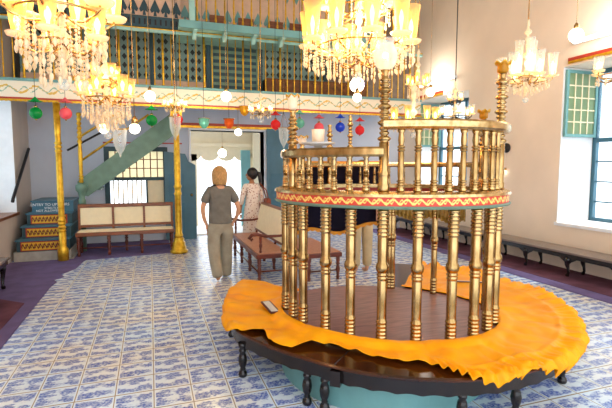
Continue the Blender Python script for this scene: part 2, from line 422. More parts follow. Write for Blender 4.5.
# courtyard porch beyond the doorway
w = MB()
def scallop(x0, x1, n, ztop, zb, d):
    pts = [(x1, 0, ztop), (x0, 0, ztop)]
    st = (x1-x0)/n
    for i in range(n):
        for k in range(9):
            a = pi*k/8; pts.append((x0+st*(i+.5)-st*.5*cos(a), 0, zb-d*sin(a)*1.0))
    return pts
yy = 12.7
w.poly([(p[0], yy, p[2]) for p in scallop(.4, 4.6, 9, 3.3, 1.98, .17)], (0, .12, 0))
w.box(1.0, 1.22, yy, yy+.2, 0, 2.0); w.box(2.65, 2.85, yy, yy+.2, 0, 2.0); w.box(.4, 4.6, yy-.1, yy, 2.2, 2.3)
o = struct('wall_porch', w, 'outwhite')
struct('porch_shade_slab', MB().box(.2, 4.8, 11.1, 12.9, 3.3, 3.4), 'outwhite')  # unseen slab added overhead to keep the porch in shade
struct('floor_porch', MB().box(.2, 4.8, 11.1, 17, .0, .02), 'white')
struct('trim_12', MB().box(2.35, 2.6, 12.2, 12.3, 0, 2.1), 'aqua')
struct('trim_13', MB().box(2.75, 3.3, 12.5, 12.6, 0, 3.3), 'outwhite')

# carpets
c = MB()
edge = [(-1.36, 1.0), (-1.36, 3), (-1.355, 5), (-1.36, 7.0), (-1.33, 7.25), (-1.40, 7.4), (-1.28, 7.55), (-1.36, 7.75), (-1.2, 8.1), (-1.15, 8.75), (-1.1, 8.8)]
pts = [(x, y, .012) for x, y in edge] + [(.35, 9.0, .012), (.35, 10.6, .012), (-1.35, 10.6, .012), (-1.35, 8.95, .012), (-2.34, 8.95, .012), (-2.34, 1.0, .012)]
co = c.poly(pts, (0, 0, -.011)).build('carpet', 'carpet'); tag(co, 'purple carpet with a torn edge along the left wall and under the back bench', 'carpet')
co = MB().poly([(-2.3, 1.0, .02), (-1.5, 1.0, .02), (-1.5, 6.2, .02), (-2.3, 6.9, .02)], (0, 0, -.0075)).build('carpet_runner', 'carpet_br'); tag(co, 'brown-purple runner laid on the left carpet near the camera', 'carpet')
co = MB().box(5.3, 6.38, 1.5, 10.6, .001, .012).build('carpet', 'carpet'); tag(co, 'lavender-edged carpet strip running along the right wall', 'carpet')
co = MB().box(5.55, 6.36, 1.5, 10.4, .0125, .02).build('carpet_runner', 'carpet_br'); tag(co, 'dark maroon-brown runner under the long benches on the right', 'carpet')

# ------------------------------------------------------------------ ellipse helpers for the pulpit
EC = Vector((1.94, 3.47)); EU = Vector((.808, -.589)); EV = Vector((.589, .808)); EA, EB = .90, .71
def ep(t, off=0):
    a = R(t)
    p = EC + EU*EA*cos(a) + EV*EB*sin(a)
    n = (EU*cos(a)/EA + EV*sin(a)/EB).normalized()
    return p + n*off, n
def epath(t0, t1, n, off=0):
    out = []
    for i in range(n+1):
        p, nn = ep(t0+(t1-t0)*i/n, off); out.append((p, nn))
    return out
def tpar(x, y):
    d = Vector((x, y))-EC
    return math.degrees(math.atan2(d.dot(EV)/EB, d.dot(EU)/EA))
def rings(r0, r1, z0, z1, n):
    """stack of turned rings between z0 and z1"""
    out = []; st = (z1-z0)/n
    for i in range(n):
        z = z0+st*i
        out += [(r0, z+st*.05), (r1, z+st*.3), (r1, z+st*.6), (r0, z+st*.9)]
    return out

pul = thing('pulpit', 'large oval brass pulpit with spindle balustrade and red scroll band, centre of hall', 'pulpit', (EC.x, EC.y, 0))
FZ = .42
dp = [p for p in epath(0, 354, 59, .12)]
DC = Vector((1.85, 3.36))
def dpath(r, n=60): return [(DC+Vector((cos(2*pi*k/n), sin(2*pi*k/n)))*r, Vector((cos(2*pi*k/n), sin(2*pi*k/n)))) for k in range(n)]
MB().sweep(dpath(.86), [(-.3, 0), (0, 0), (0, .36), (-.3, .36)], True).build('base', 'aqua', pul, True)
MB().sweep(dpath(.86), [(0, .195), (.012, .195), (.018, .205), (.012, .215), (0, .215)], True).build('base_trim', 'gold', pul, True)
MB().sweep(dpath(.86), [(0, .215), (.010, .215), (.010, .25), (0, .25)], True).build('base_trim', 'red', pul, True)
fl = MB(); vs = [(ep(t, .06)[0].x, ep(t, .06)[0].y, .36) for t in range(0, 360, 5)]
fl.poly(vs, (0, 0, FZ-.36)).build('platform_floor', 'plank', pul, True)
# columns
colprof = [(.038, 0), (.042, .004), (.042, .03)] + rings(.037, .042, .035, .15, 4) + [(.036, .17), (.036, .30), (.036, .44)] + rings(.034, .041, .45, .50, 2) + \
          [(.037, .505), (.046, .52), (.049, .54), (.046, .56), (.037, .575), (.036, .58), (.036, .60), (.037, .70), (.036, .76)] + rings(.036, .043, .765, .965, 7) + [(.036, .97)]
base_cols = [(1.12, 3.76), (1.11, 3.54), (1.16, 3.39), (1.23, 3.16), (1.38, 3.0), (1.58, 2.87), (1.8, 2.77), (2.05, 2.72), (2.26, 2.71), (2.45, 2.73), (2.62, 2.82), (2.74, 3.17), (2.62, 3.74), (2.35, 4.06)]
cts = [tpar(*p) for p in base_cols] + [93.0, 118.0]
c0 = MB().lathe(colprof, (0, 0, 0), 18).build('column', 'brass', pul)
for i, t in enumerate(cts):
    o = c0 if i == 0 else c0.copy()
    if i: COL.objects.link(o); o.parent = pul
    p = ep(t)[0]; o.location = (p.x-EC.x, p.y-EC.y, FZ)
    if i >= 11: o.scale = (.8, .8, 1)
# band
BZ = 1.39
MB().sweep(epath(0, 357, 119), [(-.09, BZ), (.085, BZ), (.095, BZ+.012), (.085, BZ+.022), (-.09, BZ+.022)], True).build('balcony_ledge', 'green', pul, True)
bo = MB()
pth = epath(0, 357.5, 143, .078)
bm = bo.bm; m = len(pth)
lo = [bm.verts.new((p.x, p.y, BZ+.022)) for p, n in pth]; hi = [bm.verts.new((p.x, p.y, BZ+.085)) for p, n in pth]
li = [bm.verts.new((p.x-n.x*.05, p.y-n.y*.05, BZ+.022)) for p, n in pth]; hh = [bm.verts.new((p.x-n.x*.05, p.y-n.y*.05, BZ+.085)) for p, n in pth]
for i in range(m):
    j = (i+1) % m; f = bm.faces.new((lo[i], lo[j], hi[j], hi[i]))
    for l, uvv in zip(f.loops, ((i/m, 0), ((i+1)/m, 0), ((i+1)/m, 1), (i/m, 1))): l[bo.uv].uv = uvv
    bm.faces.new((li[j], li[i], hh[i], hh[j])); bm.faces.new((hi[i], hi[j], hh[j], hh[i])); bm.faces.new((lo[j], lo[i], li[i], li[j]))
bo.build('scroll_band', 'scroll', pul, True)
MB().sweep(epath(0, 357, 119), [(-.09, BZ+.085), (.095, BZ+.085), (.09, BZ+.105), (.05, BZ+.12), (-.09, BZ+.12)], True).build('balcony_ledge', 'brass_pale', pul, True)
TZ = BZ+.12   # 1.51
tA, tB, tC = tpar(1.11, 3.54), tpar(1.58, 2.87), tpar(2.62, 2.82)
if tA > 0: tA -= 360
# rails
def railsect(z0, z1, hw):
    return [(-hw, z0+.012), (-hw*.8, z0), (hw*.8, z0), (hw, z0+.015), (hw, z1-.015), (hw*.75, z1), (-hw*.75, z1), (-hw, z1-.012)]
MB().sweep(epath(tA, tB, 26), railsect(1.76, 1.83, .045)).build('lower_rail', 'brass', pul, True)
MB().sweep(epath(-200, tA, 16), railsect(1.76, 1.83, .04)).build('lower_rail', 'brass', pul, True)
MB().sweep(epath(tB, 28, 50), railsect(1.95, 2.02, .075)).build('upper_rail', 'brass_pale', pul, True)
MB().sweep(epath(28, 160, 50), railsect(1.68, 1.725, .03)).build('back_rail', 'brass', pul, True)
def spprof(h, r=.022):
    k = h
    return [(r, 0), (r*1.35, .005), (r*1.35, .02)] + rings(r*.85, r*1.25, .025, .085, 3) + [(r*.85, .09), (r*1.0, .13), (r*1.0, k*.45), (r*.95, k*.62)] + rings(r*.8, r*1.2, k*.64, k*.74, 2) + [(r*.85, k*.76), (r*1.05, k*.82), (r*.8, k*.93), (r*1.2, k*.96), (r*1.1, k)]
def spindles(ts, h, r, m='brass_pale'):
    s0 = MB().lathe(spprof(h, r), (0, 0, 0), 14).build('spindle', m, pul)
    for i, t in enumerate(ts):
        o = s0 if i == 0 else s0.copy()
        if i: COL.objects.link(o); o.parent = pul
        p = ep(t)[0]; o.location = (p.x-EC.x, p.y-EC.y, TZ)
spindles([tA+(tB-tA)*k/7 for k in range(1, 7)], 1.765-TZ, .021)
spindles([-200+(tA+200)*k/3 for k in range(1, 3)], 1.765-TZ, .021)
spindles([tB+(tC-tB)*k/10 for k in range(1, 10)] + [tC+(28-tC)*k/4 for k in range(1, 4)], 1.955-TZ, .023, 'brass')
spindles([28+(132)*k/14 for k in range(1, 14)], 1.685-TZ, .014)
# tall posts
def post(t, top, big=.038):
    p = ep(t)[0]
    h = top-TZ
    a = 1.72-TZ
    pr = [(big, 0), (big*1.15, .01), (big*1.15, .05), (big, .06), (big, .11)] + [(big*1.1, .12), (big*1.1, .14), (big*.95, .15), (big*.95, 1.86-TZ)]
    z = 1.86-TZ
    k = 0
    while z < h-.06:
        if k % 3 == 0: pr += [(big*.7, z+.004), (big*1.25, z+.018), (big*1.3, z+.03), (big*.7, z+.045)]; z += .048
        else: pr += [(big*.65, z+.004), (big*.95, z+.012), (big*.95, z+.022), (big*.65, z+.03)]; z += .032
        k += 1
    pr += [(big*.6, h-.02), (big*.9, h)]
    MB().lathe(pr, (p.x, p.y, TZ), 18).build('post', 'brass', pul, True)
    return p
def fl_cup(p, z, r, h, m='frost'):
    """open flower shaped glass cup with a wavy gold rim"""
    mb = MB(); n = 24; ringsv = []
    for j, (rr, zz) in enumerate([(.35, 0), (.75, .12), (.85, .4), (.78, .7), (1.0, .9), (1.12, 1.0)]):
        ringsv.append([mb.bm.verts.new((p.x+r*rr*(1+(.07*cos(6*2*pi*i/n) if j > 3 else 0))*cos(2*pi*i/n), p.y+r*rr*(1+(.07*cos(6*2*pi*i/n) if j > 3 else 0))*sin(2*pi*i/n), z+h*zz+(.012*cos(6*2*pi*i/n) if j == 5 else 0))) for i in range(n)])
    for a, b in zip(ringsv, ringsv[1:]):
        for i in range(n):
            f = mb.bm.faces.new((a[i], a[(i+1) % n], b[(i+1) % n], b[i])); f.smooth = True
    rim = [v.co.copy() for v in ringsv[-1]]
    o = mb.build('lamp_cup', m, pul, True); sm = o.modifiers.new('s', 'SOLIDIFY'); sm.thickness = .004
    rm = MB().tube(rim, .0055, 6, closed=True).build('cup_rim', 'gold', o)
    return o
p = post(tA, 2.14); fl_cup(p, 2.14, .045, .115)
p = post(tB, 2.36)
g = MB().lathe([(.02, 0), (.06, .02), (.085, .07), (.085, .12), (.06, .17), (.055, .19), (.07, .21)], (p.x, p.y, 2.36), 20, cap=False).build('lamp_globe', 'clear', pul, True)
MB().sphere((p.x, p.y, 2.46), .022).build('bulb', 'bulb', g)
p = post(tC, 2.40); fl_cup(p, 2.40, .05, .08, 'g_gold')
p = ep(-200)[0]; post(-200, 1.90, .03); fl_cup(p, 1.9, .05, .07)
post(-225, 2.1, .026)
p = ep(28)[0]; p = post(28, 2.10, .03); fl_cup(p, 2.10, .045, .07, 'g_gold')
post(75, 1.9, .022); post(120, 2.2, .024)

# things on the lower rail
tm = (tA*.62+tB*.38)
pm = ep(tm, -.02)[0]
t = thing('round_tray', 'round pale marble tray on the lower brass rail', 'tray', (pm.x, pm.y, 1.834))
MB().lathe([(.03, 0), (.035, .012), (.1, .02), (.13, .028), (.13, .038), (.1, .036), (.001, .034)], (0, 0, 0), 28).build('dish', mat('grey_marble', 'c9c4ba', .4), t)
t = thing('candle_glass', 'clear ribbed candle glass standing on the round marble tray', 'glass', (pm.x, pm.y, 1.871))
g = MB().lathe([(.03, 0), (.045, .003), (.05, .09), (.052, .1), (.049, .1), (.046, .09), (.04, .008)], (0, 0, 0), 20, cap=False).build('glass_cup', 'frost', t)
MB().lathe([(.012, .006), (.012, .06), (.001, .062)], (0, 0, 0), 12).build('candle', 'card', t)

# cloths hung on the back of the pulpit
def hang(name, t0, t1, ztop, zbot_fn, m, off, folds, amp, label, cat, border=None):
    root = thing(name, label, cat, (ep((t0+t1)/2, off)[0].x, ep((t0+t1)/2, off)[0].y, ztop))
    mb = MB(); n = 90; k = 14
    grid = []
    for i in range(n+1):
        s = i/n; t = t0+(t1-t0)*s; row = []
        zb = zbot_fn(s)
        for j in range(k+1):
            q = j/k
            o = off+amp*sin(folds*2*pi*s)*(.3+.7*q)
            p = ep(t, o)[0]; row.append((p.x, p.y, ztop+(zb-ztop)*q))
        grid.append(row)
    V = [[mb.bm.verts.new(p) for p in row] for row in grid]
    for i in range(n):
        for j in range(k):
            f = mb.bm.faces.new((V[i][j], V[i+1][j], V[i+1][j+1], V[i][j+1])); f.smooth = True
    o = mb.build('cloth_panel', m, root, True); sm = o.modifiers.new('s', 'SOLIDIFY'); sm.thickness = .006
    if border:
        b = MB()
        for i in range(n):
            for (z0, z1) in ((0, -.05),):
                p, q = grid[i][0], grid[i+1][0]
                nn = ep(t0+(t1-t0)*i/n)[1]*-.012
                b.poly([(p[0]+nn.x, p[1]+nn.y, ztop+.005), (q[0]+nn.x, q[1]+nn.y, ztop+.005), (q[0]+nn.x, q[1]+nn.y, ztop-.05), (p[0]+nn.x, p[1]+nn.y, ztop-.05)], (nn.x*.4, nn.y*.4, 0))
        b.build('border', border, root, True)
    b = MB()
    for i in range(0, n, 1):
        p, q = Vector(grid[i][-1]), Vector(grid[i+1][-1])
        z = .028+.014*abs(sin(i*.55))
        b.poly([p, q, q-Vector((0, 0, z)), p-Vector((0, 0, z))], (.006, .006, 0))
    b.build('fringe', border or m, root, True)
    return root
hang('velvet_cloth', 158, 97, 1.735, lambda s: 1.03+(.03*sin(s*9)+(.12*max(0, s-.55))), 'navy', .115, 5, .008, 'dark navy velvet cloth with marigold border hung inside the brass railing', 'cloth', 'orange2')
hang('gold_curtain', 96, 40, 1.385, lambda s: 1.20+.02*sin(s*14), 'goldcloth', -.02, 22, .016, 'old gold pleated valance under the scroll band at the back of the pulpit', 'curtain')
hang('pink_drape', 102, 96.6, 1.385, lambda s: 1.17, 'pinkcloth', -.03, 1, .01, 'dusty pink silk drape end beside the navy velvet cloth', 'cloth')

# ------------------------------------------------------------------ the ring bench
def poly_interp(ctrl, C0):
    pol = sorted((math.atan2(y-C0[1], x-C0[0]), math.hypot(x-C0[0], y-C0[1])) for x, y in ctrl)
    n = len(pol)
    def f(a):
        a = (a+pi) % (2*pi)-pi
        for i in range(n):
            a0, r0 = pol[i]; a1, r1 = pol[(i+1) % n]
            if i == n-1: a1 += 2*pi
            aa = a if a >= pol[0][0] else a+2*pi
            if a0 <= aa <= a1:
                pm_, pp_ = pol[i-1][1], pol[(i+2) % n][1]
                s = (aa-a0)/(a1-a0)
                # catmull-rom
                return .5*((2*r0)+(-pm_+r1)*s+(2*pm_-5*r0+4*r1-pp_)*s*s+(-pm_+3*r0-3*r1+pp_)*s**3)
        return pol[0][1]
    return f
C0 = (2.0, 3.5)
OUT = poly_interp([(0.72, 4.5), (.62, 4.0), (.60, 3.6), (.74, 3.2), (.96, 2.85), (1.24, 2.52), (1.5, 2.34), (1.75, 2.23), (2.2, 2.17), (2.6, 2.24), (2.98, 2.42), (3.3, 2.7), (3.62, 3.12), (3.78, 3.7), (3.75, 4.3), (3.5, 4.85), (3.1, 5.25), (2.3, 5.5), (1.5, 5.3), (1.0, 4.95)], C0)
INN = poly_interp([tuple(ep(t, .075)[0]) for t in range(0, 360, 15)], C0)
def bpos(a, r, z): return Vector((C0[0]+r*cos(a), C0[1]+r*sin(a), z))
A0, A1 = R(60), R(-236)
BT = .38
ben = thing('curved_bench', 'long dark curved wooden bench ringing the oval brass pulpit', 'bench', (2.0, 2.3, 0))
mb = MB(); n = 180; sect = []
for i in range(n+1):
    a = A0+(A1-A0)*i/n; ro, ri = OUT(a), INN(a)
    sect.append([bpos(a, ri, BT-.03), bpos(a, ri, BT), bpos(a, ro-.012, BT), bpos(a, ro, BT-.01), bpos(a, ro, BT-.022), bpos(a, ro-.012, BT-.03)])
V = [[mb.bm.verts.new(p) for p in s] for s in sect]
for i in range(n):
    for k in range(6): mb.bm.faces.new((V[i][k], V[i+1][k], V[i+1][(k+1) % 6], V[i][(k+1) % 6]))
mb.bm.faces.new(V[0]); mb.bm.faces.new(V[-1][::-1])
mb.build('seat', 'darktop', ben, True)
def apron(off, zt, zb, th, m, wavy):
    mb = MB(); n = 360; S = []
    for i in range(n+1):
        a = A0+(A1-A0)*i/n; ro = OUT(a)-off
        z = zb+(.012*abs(sin(i*.35)) if wavy else 0)
        S.append([bpos(a, ro, zt), bpos(a, ro, z), bpos(a, ro-th, z), bpos(a, ro-th, zt)])
    V = [[mb.bm.verts.new(p) for p in s] for s in S]
    for i in range(n):
        for k in range(4): mb.bm.faces.new((V[i][k], V[i+1][k], V[i+1][(k+1) % 4], V[i][(k+1) % 4]))
    mb.bm.faces.new(V[0]); mb.bm.faces.new(V[-1][::-1])
    return mb.build('apron', m, ben, True)
apron(.03, BT-.03, .245, .02, 'dark', True)
apron(.022, .345, .33, .006, 'dark', False)
legp = [(.018, 0), (.03, .004), (.036, .02), (.03, .045), (.018, .055), (.024, .065), (.018, .075), (.03, .1), (.036, .14), (.03, .18), (.02, .2), (.03, .21), (.03, .225), (.022, .235), (.03, .25), (.036, .285)]
l0 = MB().lathe(legp, (0, 0, 0), 16).build('leg', 'dark', ben)
legs = [(0.66, 3.47), (1.01, 2.90), (1.10, 2.79), (1.86, 2.30), (2.29, 2.29), (3.0, 2.55), (3.6, 3.3), (3.68, 4.2), (3.3, 4.95), (.72, 4.35), (1.12, 4.95)]
blk = MB()
for i, (x, y) in enumerate(legs):
    o = l0 if i == 0 else l0.copy()
    if i: COL.objects.link(o); o.parent = ben
    o.location = (x-2.0, y-2.3, 0)
for (x, y) in [(1.13, 2.66), (1.86, 2.30)]:
    b = MB().box(x-.035, x+.035, y-.03, y+.03, .24, .345, Matrix.Rotation(R(-38 if x < 1.5 else -12), 4, 'Z'), Vector((x, y, .3))).build('end_bracket', 'dark', ben, True)
# radial joints between bench sections
jn = MB()
for aa in (R(-136.5),):
    ri, ro = INN(aa), OUT(aa)
    jn.tube([bpos(aa, ri+.02, BT+.001), bpos(aa, ro-.01, BT+.001)], .004, 4)
jn.build('joint', 'dark', ben, True)

# the marigold cloth on the bench
def world_at(px, py, z, f=450., h=1.7):
    p_ = math.atan(39/f); th_ = math.atan(156*cos(p_)/f)
    F = Vector((sin(th_)*cos(p_), cos(th_)*cos(p_), -sin(p_))); Rr = Vector((cos(th_), -sin(th_), 0)); U = Rr.cross(F)
    r = F*f+Rr*(px-306)-U*(py-204); k = (z-h)/r.z
    return (r.x*k, r.y*k)
cb = [(1.02, 5.02), (.80, 4.72), (.66, 4.3), (.52, 3.75), (.53, 3.55), (.66, 3.40), (.80, 3.38), (.82, 3.10), (.93, 2.98), (1.08, 3.0), (1.24, 2.86), (1.4, 2.66), (1.57, 2.5), (1.68, 2.43), (1.78, 2.24), (1.95, 2.10), (2.15, 2.10), (2.26, 2.12), (2.62, 2.14), (3.04, 2.34), (3.38, 2.62), (3.72, 3.05), (3.9, 3.65), (3.88, 4.3), (3.62, 4.9), (3.2, 5.2)]
CO = poly_interp(cb, C0)
cl = MB(); n = 1500; kk = 34
B0, B1 = R(50), R(-235.5)
V = []
for i in range(n+1):
    a = B0+(B1-B0)*i/n
    ri = INN(a)-.035; ro = CO(a); edge = OUT(a)+.012
    deg = math.degrees(a)
    right = 1/(1+math.exp(-(deg+98)/5))          # full ruffle on the right-hand run
    fr = sin(i*(.12+.10*right)+3*noise.noise(Vector((a*9, 0, 0))))+.4*sin(i*.51+1.3)*right
    row = []
    for j in range(kk+1):
        s = j/kk; r = ri+(ro-ri)*s
        lip = max(0, (s-.66)/.34)
        wr = noise.noise(Vector((r*cos(a)*3.2, r*sin(a)*3.2, 1.5)))*.02+noise.noise(Vector((r*cos(a)*9, r*sin(a)*9, 4.5)))*.014+abs(noise.noise(Vector((r*2.5, a*7, 8.5))))*.016
        band = .014*math.exp(-((s-.66)/.025)**2)*right
        z = BT+.03+wr+band+fr*.03*lip*(.3+.7*right)
        e = min(1, max(0, (INN(a)+.10-r)/.09)); e = e*e*(3-2*e)
        z = z*(1-e)+max(z, .436+.4*wr)*e
        rr = r
        if r > edge:
            d = r-edge; rr = edge+min(d, .06)*.6+.017*fr*min(1, d/.05)*(.4+.6*right)
            z -= max(0, d-.01)*1.0
            z = min(z, BT+.035)
        else: rr = r+.012*fr*lip*right
        if rr < edge-.005: z = max(z, BT+.008)
        row.append(cl.bm.verts.new(bpos(a, rr, z)))
    V.append(row)
for i in range(n):
    for j in range(kk):
        f = cl.bm.faces.new((V[i][j], V[i][j+1], V[i+1][j+1], V[i+1][j])); f.smooth = True
o = cl.build('bench_cloth', 'orange'); tag(o, 'bright marigold satin cloth with ruffled hem spread over the curved bench', 'cloth')
sm = o.modifiers.new('s', 'SOLIDIFY'); sm.thickness = .004; sm.offset = 1
# small framed card lying on the cloth
t = thing('card_holder', 'small dark-framed white card lying on the marigold cloth', 'sign', (.98, 3.82, .428), R(-14))
MB().box(-.045, .045, -.16, .16, 0, .014).build('frame', 'maroon', t, bevel=.003)
MB().box(-.03, .03, -.14, .14, .014, .017).build('card', 'card', t)
t.rotation_euler = (R(1), R(1), R(2))
t = thing('card_holder', 'thin pale strip lying across the marigold cloth at far right', 'sign', (3.25, 3.95, .43), R(60))
MB().box(-.012, .012, -.2, .2, 0, .012).build('frame', 'maroon', t, bevel=.003)
MB().box(-.008, .008, -.19, .19, .012, .014).build('card', 'card', t)

# ------------------------------------------------------------------ benches
def turned(h, r):
    return [(r*.6, 0), (r*.9, h*.02), (r*.7, h*.08), (r*1.1, h*.12), (r*.65, h*.16), (r*.8, h*.3), (r*1.15, h*.45), (r*.8, h*.58), (r*.6, h*.62), (r*1.1, h*.66), (r*1.1, h*.7), (r*.7, h*.74), (r, h*.8), (r, h)]
# back bench: faces the camera
t = thing('cane_bench', 'long brown wooden bench with cane back beside the painted stairs', 'bench', (-.35, 9.25, 0))
bx0, bx1, by0, by1 = -1.33, .42, 9.1, 9.55
for x in (bx0+.04, bx0+.56, bx0+1.14, bx1-.05):
    MB().lathe(turned(.37, .032), (x, by0+.04, .012), 12).build('leg', 'wood_red', t, True)
for x in (bx0+.04, bx0+.85, bx1-.05):
    MB().lathe(turned(.37, .03), (x, by1-.04, .012), 12).build('leg', 'wood_red', t, True)
MB().box(bx0, bx1, by0, by1, .38, .45).build('seat_frame', 'wood', t, True, bevel=.01)
MB().box(bx0+.03, bx1-.03, by0+.04, by1-.03, .45, .462).build('seat', 'cane', t, True)
MB().box(bx0, bx1, by1-.05, by1, .88, .95).build('top_rail', 'wood', t, True, bevel=.01)
MB().box(bx0, bx1, by1-.045, by1-.01, .5, .55).build('lower_rail', 'wood', t, True)
MB().box(bx0+.03, bx1-.03, by1-.032, by1-.02, .55, .88).build('cane_back', 'cane', t, True)
for x in (bx0, bx0+.6, bx0+1.17, bx1-.05):
    MB().box(x, x+.04, by1-.055, by1-.005, .45, .9).build('back_post', 'wood', t, True)
MB().tube([(bx0+.05, by0+.04, .16), (bx1-.05, by0+.04, .16)], .012).build('stretcher', 'wood_red', t, True)

# middle bench facing left, near end toward camera
def side_bench(name, label, x0, x1, y0, y1, sz, top, cushion='seat', back=True, group=None):
    t = thing(name, label, 'bench', ((x0+x1)/2, (y0+y1)/2, 0))
    ny = max(2, round((y1-y0)/.8)+1)
    for k in range(ny):
        y = y0+.05+(y1-y0-.1)*k/(ny-1)
        for x in (x0+.05, x1-.05):
            MB().lathe(turned(sz-.08, .03), (x, y, 0), 12).build('leg', 'wood_red', t, True)
    MB().box(x0, x1, y0, y1, sz-.085, sz-.02).build('seat_frame', 'wood_red', t, True, bevel=.01)
    MB().box(x0+.02, x1-.02, y0+.02, y1-.02, sz-.02, sz).build('seat', cushion, t, True, bevel=.006)
    MB().tube([(x0+.05, y0+.05, .14), (x1-.05, y0+.05, .14)], .012).build('stretcher', 'wood_red', t, True)
    MB().tube([(x0+.05, y0+.05, .12), (x0+.05, y1-.05, .12)], .012).build('stretcher', 'wood_red', t, True)
    if back:
        lean = .12
        def q(z): return x1-.03+lean*(z-sz)/(top-sz)
        for k in range(ny):
            y = y0+.03+(y1-y0-.06)*k/(ny-1)
            MB().tube([(q(sz-.05), y, sz-.05), (q(top), y, top-.01)], .02, 8).build('back_post', 'wood_red', t, True)
        MB().poly([(q(sz+.08)-.03, y0+.02, sz+.08), (q(sz+.08)-.03, y1-.02, sz+.08), (q(top)-.03, y1-.02, top-.02), (q(top)-.03, y0+.02, top-.02)], (.015, 0, 0)).build('cane_back', 'cane', t, True)
        MB().box(q(top)-.02, q(top)+.03, y0, y1, top-.03, top+.02).build('top_rail', 'wood', t, True, bevel=.008)
        MB().box(q(sz+.06)-.035, q(sz+.06)+.0, y0+.02, y1-.02, sz+.05, sz+.085).build('lower_rail', 'wood_red', t, True)
        for y in (y0+.04, y1-.04):
            az = sz+.24
            pts = [(q(az), y, az+.02), (q(az)-.15, y, az+.0), (x0+.16, y, az-.0), (x0+.03, y, az+.035), (x0-.06, y, az+.03), (x0-.1, y, az-.02), (x0-.07, y, az-.05), (x0-.045, y, az-.02)]
            MB().tube(pts, [.018, .02, .022, .024, .026, .024, .02, .016], 10).build('armrest', 'wood_red', t, True)
            MB().lathe(turned(az-sz, .022), (x0+.07, y, sz), 10).build('arm_support', 'wood_red', t, True)
    return t
side_bench('cane_armrest_bench', 'cane-backed bench with scrolled armrests behind the marigold cloth', 1.42, 1.92, 6.3, 8.4, .42, .98)
side_bench('low_bench', 'brown low bench seen between the brass columns behind the pulpit', 2.1, 2.66, 6.05, 7.4, .43, .9, back=False)
# person-like hidden far benches skipped; long benches on the right wall
def wall_bench(label, y0, y1, x0, x1, z, side, ny):
    t = thing('wall_bench', label, 'bench', ((x0+x1)/2, (y0+y1)/2, 0))
    MB().box(x0, x1, y0, y1, z-.03, z).build('seat', mat('weathered_bench_top', '7a6a62', .22, var=.2, scale=4), t, True, bevel=.006)
    MB().box(x0+.03, x1-.03, y0+.03, y1-.03, z-.1, z-.03).build('apron', 'dark', t, True)
    for k in range(ny):
        y = y0+.12+(y1-y0-.24)*k/(ny-1)
        for x, s in ((x0+.06, -1), (x1-.08, 1)):
            pts = [(x, y, z-.09), (x, y+.015, z-.14), (x, y+.02, z-.2), (x, y, .14), (x, y-.012, .08), (x, y+.01, .045), (x, y+.012, .024)]
            MB().tube(pts, [.045, .045, .032, .02, .018, .028, .024], 10).build('leg', 'dark', t, True)
            MB().poly([(x-.01, y-.15, z-.1), (x-.01, y+.17, z-.1), (x-.01, y+.06, z-.16), (x-.01, y+.02, z-.22), (x-.01, y-.04, z-.16)], (.02, 0, 0)).build('bracket', 'dark', t, True)
    return t
wall_bench('long dark wall bench under the near right-hand window', 3.3, 6.75, 5.86, 6.32, .40, 1, 5)
wall_bench('long dark wall bench seen between the brass columns, towards the far right window', 6.85, 10.2, 5.86, 6.32, .40, 1, 5)
wall_bench('dark bench end cut off by the left edge of the photo', 5.0, 7.12, -2.3, -1.85, .44, 1, 3)

# ------------------------------------------------------------------ stairs and gallery
t = thing('painted_stairs', 'blue stairs with gold and red painted risers in the left corner', 'stairs', (-1.8, 9.0, 0))
sx0, sx1 = -2.28, -1.42
zz, yy = 0.012, 9.0
MB().box(sx0-.02, sx1+.02, yy, yy+1.55, 0, .17).build('plinth', mat('grey_stone_step', 'a9a49a', .8), t, True)
for k in range(4):
    z0 = .17+k*.215; y0 = yy+.02+k*.2; xs = sx0+.03+k*.045
    MB().box(xs, sx1, y0, yy+1.55, z0, z0+.19).build('step', 'teal_d' if k < 3 else 'teal', t, True)
    MB().box(xs-.02, sx1+.015, y0-.03, yy+1.55, z0+.19, z0+.215).build('tread', 'teal', t, True, bevel=.005)
    if k < 3:
        r_ = MB().box(xs+.08, sx1-.1, y0-.012, y0, z0+.03, z0+.165).build('painted_riser', 'riser', t, True); uvbox(r_)
        MB().box(xs+.06, sx1-.08, y0-.008, y0, z0+.015, z0+.18).build('riser_border', 'red', t, True)
# lettering on the top riser
def text(body, x, y, z, size, m, parent):
    cu = bpy.data.curves.new('lettering', 'FONT'); cu.body = body; cu.size = size; cu.align_x = 'CENTER'; cu.extrude = .002
    o = bpy.data.objects.new('lettering', cu); COL.objects.link(o); o.parent = parent
    cu.materials.append(M[m]); bpy.context.view_layer.update()
    me = bpy.data.meshes.new_from_object(o.evaluated_get(bpy.context.evaluated_depsgraph_get())); bpy.data.objects.remove(o)
    o = bpy.data.objects.new('lettering', me); COL.objects.link(o); o.parent = parent; o['kind'] = 'stuff'
    o.location = Vector((x, y, z))-parent.location; o.rotation_euler = (R(90), 0, 0)
ty = yy+.02+3*.2-.006
text('ENTRY TO UPSTAIRS', (sx0+sx1)/2+.04, ty, .93, .07, 'white', t); text('STRICTLY', (sx0+sx1)/2+.06, ty, .87, .055, 'white', t); text('NOT ALLOWED', (sx0+sx1)/2-.0, ty, .82, .055, 'white', t)
